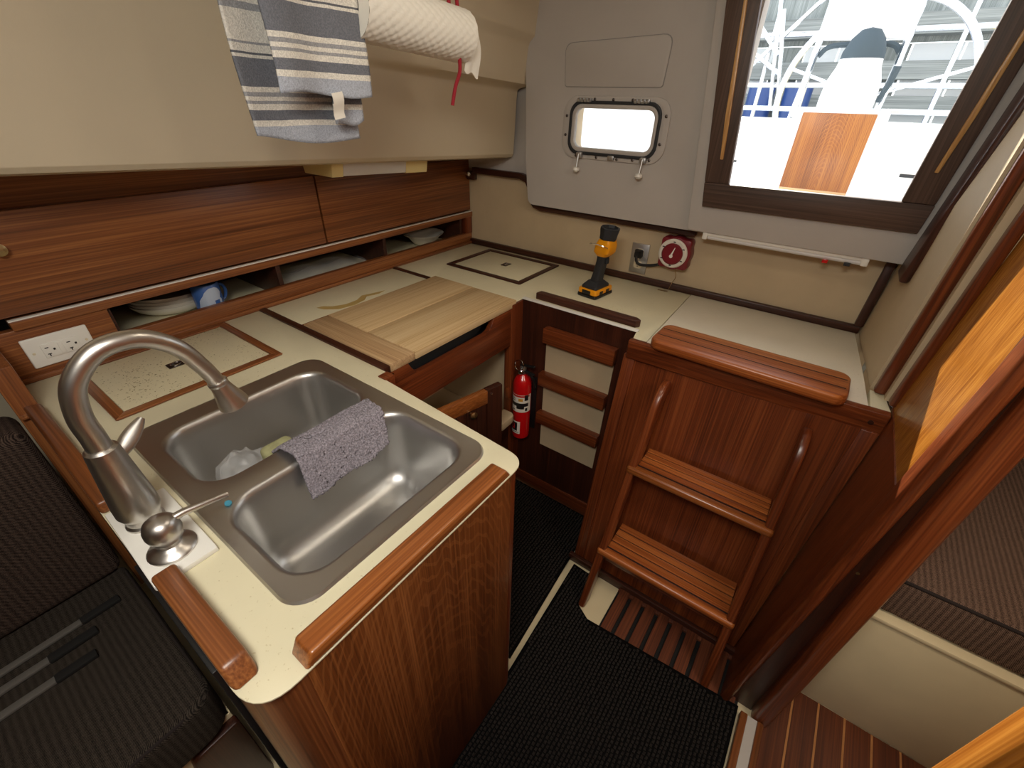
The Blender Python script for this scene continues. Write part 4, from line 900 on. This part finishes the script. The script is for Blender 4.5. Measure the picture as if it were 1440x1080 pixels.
kk = B().lathe([(0.008, -0.001), (0.008, 0.001)], (-0.452, 1.648, 0.004), (0.1, 0.1, 1), 14); kk.box(-0.482, -0.458, 1.645, 1.651, 0.002, 0.004); obj('key', kk, 'brass', kc)
# fluorescent tube lamp under the companionway surround
fl = thing('tube_lamp', 'slim white tube lamp under the companionway surround', 'lamp', (-0.12, 1.62, 0.24))
obj('housing', B().box(-0.352, 0.105, 1.612, 1.650, 0.234, 0.2462, 0.003), 'white', fl)
obj('tube', B().tube([(-0.345, 1.622, 0.229), (0.090, 1.622, 0.229)], 0.0075, 12), 'diffuser', fl)
obj('end_cap', B().box(-0.362, -0.346, 1.610, 1.652, 0.222, 0.246, 0.003), 'white', fl)
obj('end_cap', B().box(0.088, 0.106, 1.610, 1.652, 0.222, 0.246, 0.003), 'white', fl)
obj('switch', B().box(-0.005, 0.010, 1.606, 1.616, 0.214, 0.224, 0.001), 'redpaint', fl)
obj('switch', B().box(0.050, 0.066, 1.606, 1.616, 0.216, 0.225, 0.001), 'rubber', fl)

# ================================================================== FIRE EXTINGUISHER
EX, EY, EZ = -0.796, 1.205, -0.585
fe = thing('fire_extinguisher', 'red fire extinguisher with white labels in the dark corner', 'fire extinguisher', (EX, EY, EZ))
obj('cylinder', B().lathe([(0.026, 0.0), (0.034, 0.004), (0.036, 0.012), (0.0365, 0.255), (0.034, 0.272), (0.026, 0.288), (0.015, 0.298), (0.012, 0.306)], (EX, EY, EZ), seg=32), 'redpaint', fe)
def band(a0, a1, z0, z1, r=0.0370):
    return B().grid(lambda u, v: Vector((EX + r*math.cos(math.radians(a0+(a1-a0)*u)), EY + r*math.sin(math.radians(a0+(a1-a0)*u)), EZ+z0+(z1-z0)*v)), 20, 2)
lb1 = obj('label_band', band(-170, 10, 0.140, 0.222), 'label', fe)
for a0, a1, z0, z1, mt in ((-150, -5, 0.212, 0.2205, 'inkred'), (-40, -14, 0.196, 0.222, 'ink'), (-78, -50, 0.193, 0.206, 'gold'), (-165, -100, 0.192, 0.1945, 'ink'), (-140, -98, 0.201, 0.203, 'ink'), (-150, -12, 0.168, 0.184, 'ink'), (-90, -40, 0.156, 0.170, 'ink'), (-120, -104, 0.145, 0.152, 'ink'), (-34, -18, 0.146, 0.160, 'ink'), (-160, -128, 0.184, 0.191, 'ink')):
    obj('label_print', band(a0, a1, z0, z1, 0.03725), mt, lb1)
lb2 = obj('label_square', band(-150, -62, 0.030, 0.092), 'label', fe)
obj('label_print', band(-146, -80, 0.044, 0.086, 0.03725), 'ink', lb2)
obj('label_print', band(-125, -112, 0.052, 0.080, 0.0374), 'inkred', lb2); obj('label_print', band(-112, -100, 0.052, 0.060, 0.0374), 'inkred', lb2); obj('label_print', band(-104, -98, 0.052, 0.078, 0.0374), 'inkred', lb2)
obj('label_print', band(-140, -70, 0.036, 0.039, 0.03725), 'ink', lb2)
vl = obj('valve', B().lathe([(0.012, 0.300), (0.014, 0.306), (0.014, 0.325), (0.010, 0.338)], (EX, EY, EZ), seg=16), 'steel', fe)
obj('lever', B().bar((EX-0.012, EY, EZ+0.338), (EX+0.055, EY-0.006, EZ+0.352), 0.014, 0.006, bev=0.002), 'black', fe)
obj('carry_handle', B().bar((EX-0.006, EY, EZ+0.322), (EX+0.055, EY-0.006, EZ+0.316), 0.014, 0.005, bev=0.002), 'black', fe)
obj('pull_ring', B().tube([(EX-0.006+0.020*math.cos(a), EY-0.020+0.004*math.sin(a), EZ+0.345+0.020*math.sin(a)) for a in [2*math.pi*i/20 for i in range(21)]], 0.0020, 6), 'chrome', fe)
obj('pressure_gauge', B().lathe([(0.011, 0), (0.011, 0.008), (0.009, 0.010)], (EX, EY-0.012, EZ+0.316), (0, -1, 0), 16), 'chrome', fe)
obj('hose', B().tube(spline([(EX+0.012, EY-0.004, EZ+0.318), (EX+0.045, EY-0.002, EZ+0.300), (EX+0.052, EY+0.010, EZ+0.25)], 6), 0.005, 8), 'black', fe)
obj('bracket', B().box(EX-0.045, EX+0.045, 1.238, 1.2425, EZ+0.03, EZ+0.28, 0.002), 'black', fe)
obj('latch_block', B().box(-0.852, -0.834, 1.166, 1.180, -0.40, -0.352, 0.003), 'red_z', sc)

# ================================================================== TOWEL, PAPER ROLL
tb = thing('towel_bar', 'slim dark bar carrying the striped towel and paper roll', 'bar', (-0.855, 0.7, 0.90))
obj('bar', B().tube([(-0.862, 0.35, 0.905), (-0.862, 1.15, 0.905)], 0.008, 12), 'darkmetal', tb)
for y in (0.36, 1.14): obj('bar_bracket', B().tube([(-0.862, y, 0.905), (-0.862, y, 1.06)], 0.006, 8), 'darkmetal', tb)
wht, dk_, gy, hem = srgb(234, 230, 220), srgb(122, 125, 133), srgb(166, 167, 170), srgb(182, 188, 200)
bands = [(0, hem), (0.028, wht), (0.0365, dk_), (0.0525, wht), (0.061, gy), (0.067, wht), (0.073, gy), (0.0795, wht), (0.086, dk_), (0.128, wht), (0.1315, srgb(110, 112, 118)), (0.1355, wht), (0.146, gy), (0.150, wht), (0.19, gy), (0.20, wht), (0.24, dk_), (0.28, wht)]
M['towel'] = stripes('striped_towel', 'z', 0.40, bands, wht)
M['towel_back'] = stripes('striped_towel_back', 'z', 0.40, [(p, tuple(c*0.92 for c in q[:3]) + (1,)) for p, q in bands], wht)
tw = thing('striped_towel', 'grey and white striped dish towel hanging from above', 'towel', (-0.85, 0.57, 0.52))
def hang(x0, ya, yb, za, zb, top, amp, ph):
    def f(u, v):
        y = ya + (yb-ya)*u; zbot = za + (zb-za)*u + 0.006*math.sin(5*u+ph)
        z = zbot + (top-zbot)*v
        x = x0 + amp*(1-0.4*v)*math.sin(2.2*math.pi*u+ph) + 0.5*amp*math.sin(9*u+2*ph)*(1-v) + random.uniform(-1, 1)*0.0005
        return Vector((x, y + 0.006*math.sin(6*v+ph)*(1-v), z))
    return f
def towel_part(nm, fn, mat, bot, nu=40, nv=60):
    o = obj(nm, B().grid(fn, nu, nv), mat, tw, smooth=80)
    # the woven bands are measured from this layer's hem
    d = Vector((0, 0, bot)) - Vector((0, 0, WO[tw.name].z)); o.data.transform(Matrix.Translation((0, 0, -d.z))); o.location.z += d.z
    m_ = o.modifiers.new('thick', 'SOLIDIFY'); m_.thickness = 0.004; m_.offset = 0
    return o
towel_part('front_fold', hang(-0.838, 0.480, 0.672, 0.598, 0.604, 0.913, 0.008, 0.6), 'towel', 0.600)
towel_part('back_fold', hang(-0.892, 0.452, 0.668, 0.532, 0.522, 0.913, 0.007, 2.0), 'towel_back', 0.525)
towel_part('side_fold', hang(-0.868, 0.600, 0.668, 0.548, 0.560, 0.913, 0.004, 1.2), 'towel', 0.552, 14, 50)
obj('care_tag', B().grid(lambda u, v: Vector((-0.836+0.003*math.sin(6*v), 0.586+0.024*u, 0.604-0.042*v+0.004*u)), 4, 6), 'label', tw)

pr = thing('paper_towel_roll', 'quilted white paper towel roll hanging beside the striped towel', 'paper towel', (-0.85, 0.81, 0.67))
RC0, RC1, RR_ = Vector((-0.850, 0.668, 0.738)), Vector((-0.850, 0.968, 0.722)), 0.050
ax_ = (RC1-RC0).normalized(); ru = Vector((1, 0, 0)); rv = ax_.cross(ru)
def rollsurf(u, v):
    a = 2*math.pi*u; s_ = v
    q = 0.0009*(abs(math.sin(9*a + 42*s_)) + abs(math.sin(9*a - 42*s_))) + 0.0004*random.random()
    r = RR_ - 0.001 + q
    return RC0.lerp(RC1, s_) + (ru*math.cos(a)+rv*math.sin(a))*r
rb = B().grid(rollsurf, 150, 130)
obj('roll_surface', rb, 'paper', pr, smooth=180)
obj('roll_end', B().lathe([(0.0215, 0.0), (RR_, 0.0)], RC0 - ax_*0.0, ax_, 40, False, False), 'paper', pr)
obj('roll_end', B().lathe([(0.0215, 0.0), (RR_, 0.0)], RC1, ax_, 40, False, False), 'paper', pr)
obj('core', B().lathe([(0.0215, 0.0), (0.0215, 0.30), (0.0200, 0.30), (0.0200, 0.0)], RC0, ax_, 28, False, False), plain('cardboard_core', srgb(92, 80, 66), 0.9), pr)
obj('loose_sheet', B().grid(lambda u, v: RC1 + Vector((0.018 + 0.012*math.sin(4*v), -0.004 + 0.050*u*(0.55+0.45*v), 0.040 - 0.104*v - 0.012*u + 0.004*math.sin(9*u+3*v))), 10, 16), 'paper', pr)
rc = thing('red_cord', 'thin red cord slung around the paper towel roll', 'cord', (-0.85, 0.94, 0.59))
obj('cord_tail', B().tube(spline([(-0.830, 0.936, 0.686), (-0.832, 0.938, 0.655), (-0.840, 0.930, 0.625), (-0.845, 0.922, 0.588)], 6), 0.0042, 8), 'redcord', rc)
obj('cord_loop', B().tube(spline([(-0.845, 0.925, 0.772), (-0.850, 0.922, 0.83), (-0.860, 0.920, 0.905)], 6), 0.0042, 8), 'redcord', rc)
obj('cord_loop', B().tube(spline([(-0.845, 0.952, 0.772), (-0.852, 0.950, 0.83), (-0.862, 0.935, 0.905)], 6), 0.0042, 8), 'redcord', rc)

# ================================================================== SETTEE AT THE LEFT
se = thing('settee', 'cream settee base with a dark wooden corner at the lower left', 'settee', (-1.0, -0.6, FL))
obj('base_panel', B().box(-0.775, -0.750, -2.0, -0.012, FL, -0.585, 0.003), 'gel', se)
obj('seat_board', B().box(-1.42, -0.752, -2.0, -0.012, -0.605, -0.585), 'gel', se)
obj('corner_board', B().poly(round_poly([(-0.145, FL), (-0.008, FL), (-0.008, -0.60), (-0.105, -0.60)], [0, 0, 0.01, 0.03]), 'x', -0.752, -0.728, bev=0.004), 'dark_z', se)
scu = thing('seat_cushion', 'dark tweed seat cushion with three battens lying on it', 'cushion', (-1.0, -0.6, -0.585))
b = B().poly(round_poly([(-1.235, -1.9), (-0.722, -1.9), (-0.722, -0.012), (-1.235, -0.012)], [0.02, 0.02, 0.06, 0.02], 6), 'z', -0.584, -0.450, bev=0.016, seg=4)
obj('cushion_body', b, 'tweed2', scu)
obj('piping', B().tube([(-0.728, -1.85, -0.456), (-0.728, -0.08, -0.456), (-0.742, -0.035, -0.456), (-0.785, -0.018, -0.456), (-1.2, -0.018, -0.456)], 0.004, 8), 'piping', scu)
bcu = thing('back_cushion', 'tall tweed backrest cushion at the far left', 'cushion', (-1.3, -0.6, -0.45))
b = B().box(-1.335, -1.205, -1.9, -0.012, -0.449, -0.012, 0.025, 4).map(lambda c: Vector((c.x - 0.10*(c.z+0.45), c.y, c.z)))
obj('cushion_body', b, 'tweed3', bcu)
for (x0, y0), (x1, y1), sl_, w_, lab in (((-1.122, -0.052), (-1.11, -0.80), 0.075, 0.020, 'grey flat batten lying nearest the backrest cushion'),
                                      ((-1.072, -0.110), (-1.075, -0.85), 0.085, 0.022, 'grey flat batten lying between two others on the seat cushion'),
                                      ((-1.010, -0.128), (-1.03, -0.90), 0.070, 0.022, 'grey flat batten lying furthest from the backrest cushion')):
    t = thing('batten', lab, 'batten', (x0, y0, -0.449), 'battens on the seat cushion')
    p0, p1 = Vector((x0, y0, -0.444)), Vector((x1, y1, -0.444)); d = (p1-p0).normalized()
    obj('sleeve', B().bar(p0, p0+d*sl_, w_, 0.010, bev=0.002), 'sleeve', t)
    obj('stick', B().bar(p0+d*sl_*0.9, p1, w_*0.8, 0.008, bev=0.0015), 'graphite', t)

# ================================================================== COCKPIT AND DOCK OUTSIDE
struct('cockpit_floor', B().box(-2.2, 2.2, 1.76, 4.3, 0.12, 0.20), 'gelwhite', 'white cockpit floor outside the companionway', 'deck')
ck = thing('helm_bench', 'white moulded cockpit seat seen through the companionway', 'cockpit seat', (0.0, 3.2, 0.2))
obj('seat_block', B().box(-1.3, 1.3, 3.045, 3.33, 0.20, 0.555, 0.02, 3), 'gelwhite', ck)
for s_ in (-1, 1):
    obj('side_bench', B().box(-1.3 if s_ < 0 else 0.62, -0.70 if s_ < 0 else 1.3, 1.9, 3.04, 0.20, 0.36, 0.02, 3), 'gelwhite', ck)
obj('scupper', B().box(-0.66, -0.60, 3.036, 3.047, 0.335, 0.345, 0.003), 'rubber', ck)
obj('scupper', B().box(0.16, 0.24, 3.036, 3.047, 0.33, 0.345, 0.003), 'rubber', ck)
co = thing('added_sun_blocker', 'white cockpit coaming added outside the porthole to stop the sun', 'blocker', (-1.2, 2.2, 0.2))  # invented block: keeps sun off the sink and whitens the porthole view
obj('blocker_body', B().box(-1.8, -0.66, 2.10, 2.5, 0.36, 1.02, 0.03, 3), 'gelwhite', co)
hp = thing('teak_panel', 'orange teak panel on the white cockpit pedestal', 'panel', (-0.17, 3.0, 0.2))
obj('pedestal_frame', B().box(-0.372, 0.024, 2.99, 3.04, 0.20, 0.60, 0.008), 'gelwhite', hp)
obj('teak_face', B().box(-0.337, -0.024, 2.978, 2.992, 0.212, 0.588, 0.003), 'sunteak', hp)
obj('worn_edge', B().box(-0.337, -0.024, 2.977, 2.992, 0.205, 0.242, 0.003), 'maple_grey', hp)
bi = thing('binnacle', 'white binnacle column with a dark grey domed cover', 'binnacle', (-0.19, 3.2, 0.555))
obj('column', B().lathe([(0.125, 0.0), (0.125, 0.10), (0.118, 0.17), (0.095, 0.23), (0.090, 0.27)], (-0.185, 3.2, 0.555), seg=28), 'gelwhite', bi)
obj('cover', B().lathe([(0.092, 0.0), (0.090, 0.03), (0.07, 0.08), (0.04, 0.115), (0.0, 0.125)], (-0.185, 3.2, 0.815), seg=24, cap1=False), 'canvas', bi)
obj('throttle', B().tube([(-0.05, 3.15, 0.64), (-0.03, 3.12, 0.72), (-0.025, 3.11, 0.78)], [0.01, 0.014, 0.016], 10), 'canvas', bi)
ip = thing('instrument_pod', 'white instrument pod above the binnacle', 'instrument pod', (-0.2, 3.3, 0.93))
obj('pod', B().poly(round_poly([(-0.40, 0.905), (-0.02, 0.895), (-0.015, 1.08), (-0.42, 1.09)], [0.02]*4), 'y', 3.27, 3.33, bev=0.01), 'gelwhite', ip)
for x0, x1 in ((-0.40, -0.43), (-0.03, 0.02)):
    obj('guard_tube', B().tube([(x0, 3.28, 1.08), (x0, 3.24, 0.80), (x0-0.01, 3.16, 0.56)], 0.016, 10), 'ss', ip)
obj('guard_bar', B().tube(spline([(-0.385, 3.26, 0.835), (-0.34, 3.26, 0.875), (-0.2, 3.26, 0.88), (-0.08, 3.26, 0.875), (-0.035, 3.26, 0.835)], 6), 0.012, 8), 'canvas', ip)
wh = thing('steering_wheel', 'large stainless steering wheel in the cockpit', 'steering wheel', (-0.115, 3.42, 0.22))
WC = Vector((-0.115, 3.42, 0.662)); R0 = 0.425
obj('wheel_rim', B().tube([WC + Vector((R0*math.cos(a), 0, R0*math.sin(a))) for a in [2*math.pi*i/64 for i in range(65)]], 0.017, 10), 'ss', wh)
for k in range(5):
    a = math.radians(90 + 72*k); obj('spoke', B().tube([WC, WC + Vector((R0*math.cos(a), 0, R0*math.sin(a)))], 0.008, 8), 'ss', wh)
obj('hub', B().lathe([(0.03, -0.03), (0.03, 0.03)], WC, (0, 1, 0), 16), 'ss', wh)
rl = thing('stern_rail', 'stainless stern rail behind the cockpit seat', 'rail', (0.0, 3.8, 0.55))
for z, nm in ((0.725, 'rail_tube'), (0.60, 'rail_tube'), (0.98, 'rail_tube')):
    obj(nm, B().tube([(-1.3, 3.75, z), (1.3, 3.75, z)], 0.014, 10), 'ss', rl)
for x in (-1.0, -0.72, -0.46, 0.20, 0.48, 0.85):
    obj('stanchion', B().tube([(x, 3.76, 0.40), (x, 3.75, 1.10)], 0.013, 10), 'ss', rl)
for (x0, z0), (x1, z1) in (((-1.0, 0.62), (-0.42, 1.22)), ((-0.95, 0.98), (-0.62, 0.78)), ((-0.90, 1.12), (-0.66, 0.88)), ((-0.62, 0.60), (-0.74, 1.2)), ((-0.70, 1.1), (-0.58, 0.62))):
    obj('brace_tube', B().tube([(x0, 3.72, z0), (x1, 3.72, z1)], 0.012, 8), 'ss', rl)
dk2 = thing('dock_wall', 'weathered grey timber dock with white boards behind the boat', 'dock', (0.0, 5.0, -0.5))
obj('beam', B().box(-4, 3, 4.80, 4.95, 0.80, 0.91), 'weather', dk2); obj('beam', B().box(-4, 3, 4.80, 4.95, 0.585, 0.70), 'weather', dk2); obj('beam', B().box(-4, 3, 4.80, 4.95, 1.06, 1.18), 'weather', dk2)
random.seed(11); x = -4.0; k = 0
while x < 3.0:
    w = random.uniform(0.16, 0.30)
    obj('board', B().box(x, x+w-0.012, 4.96, 5.0, -0.5, 1.02), ('dock_white', 'dock_white', 'weather_z')[k % 3] if random.random() > 0.25 else 'dock_white', dk2); x += w; k += 1
obj('deck', B().box(-4, 3, 4.34, 4.95, 0.24, 0.30), 'weather', dk2)
obj('roof_sheet', B().box(-4, 3, 4.97, 5.02, 1.03, 1.50), 'weather_z', dk2)
for i, xx in enumerate((-0.86, -0.60)):
    bd = thing('barrel', 'blue barrel on the dock, %s' % ('left one behind the rail' if i == 0 else 'right one beside the binnacle'), 'barrel', (xx, 4.6, 0.3), 'blue barrels on the dock')
    obj('barrel_body', B().lathe([(0.09, 0.0), (0.098, 0.03), (0.098, 0.44), (0.09, 0.47)], (xx, 4.6, 0.3), seg=20), 'bluepaint', bd)
    obj('barrel_hoop', B().lathe([(0.098, 0), (0.103, 0.01), (0.098, 0.02)], (xx, 4.6, 0.50), seg=20), 'bluepaint', bd)
yp = thing('yellow_post', 'yellow post on the dock beside the right jamb', 'post', (0.40, 4.4, 0.0))
obj('post_shaft', B().lathe([(0.03, 0.0), (0.03, 0.80), (0.02, 0.82)], (0.40, 4.4, 0.0), seg=14), 'yellowline', yp)
struct('ground', B().box(-30, 30, 1.76, 60, -0.6, -0.5), 'water', 'pale harbour surface beyond the boat', 'ground')
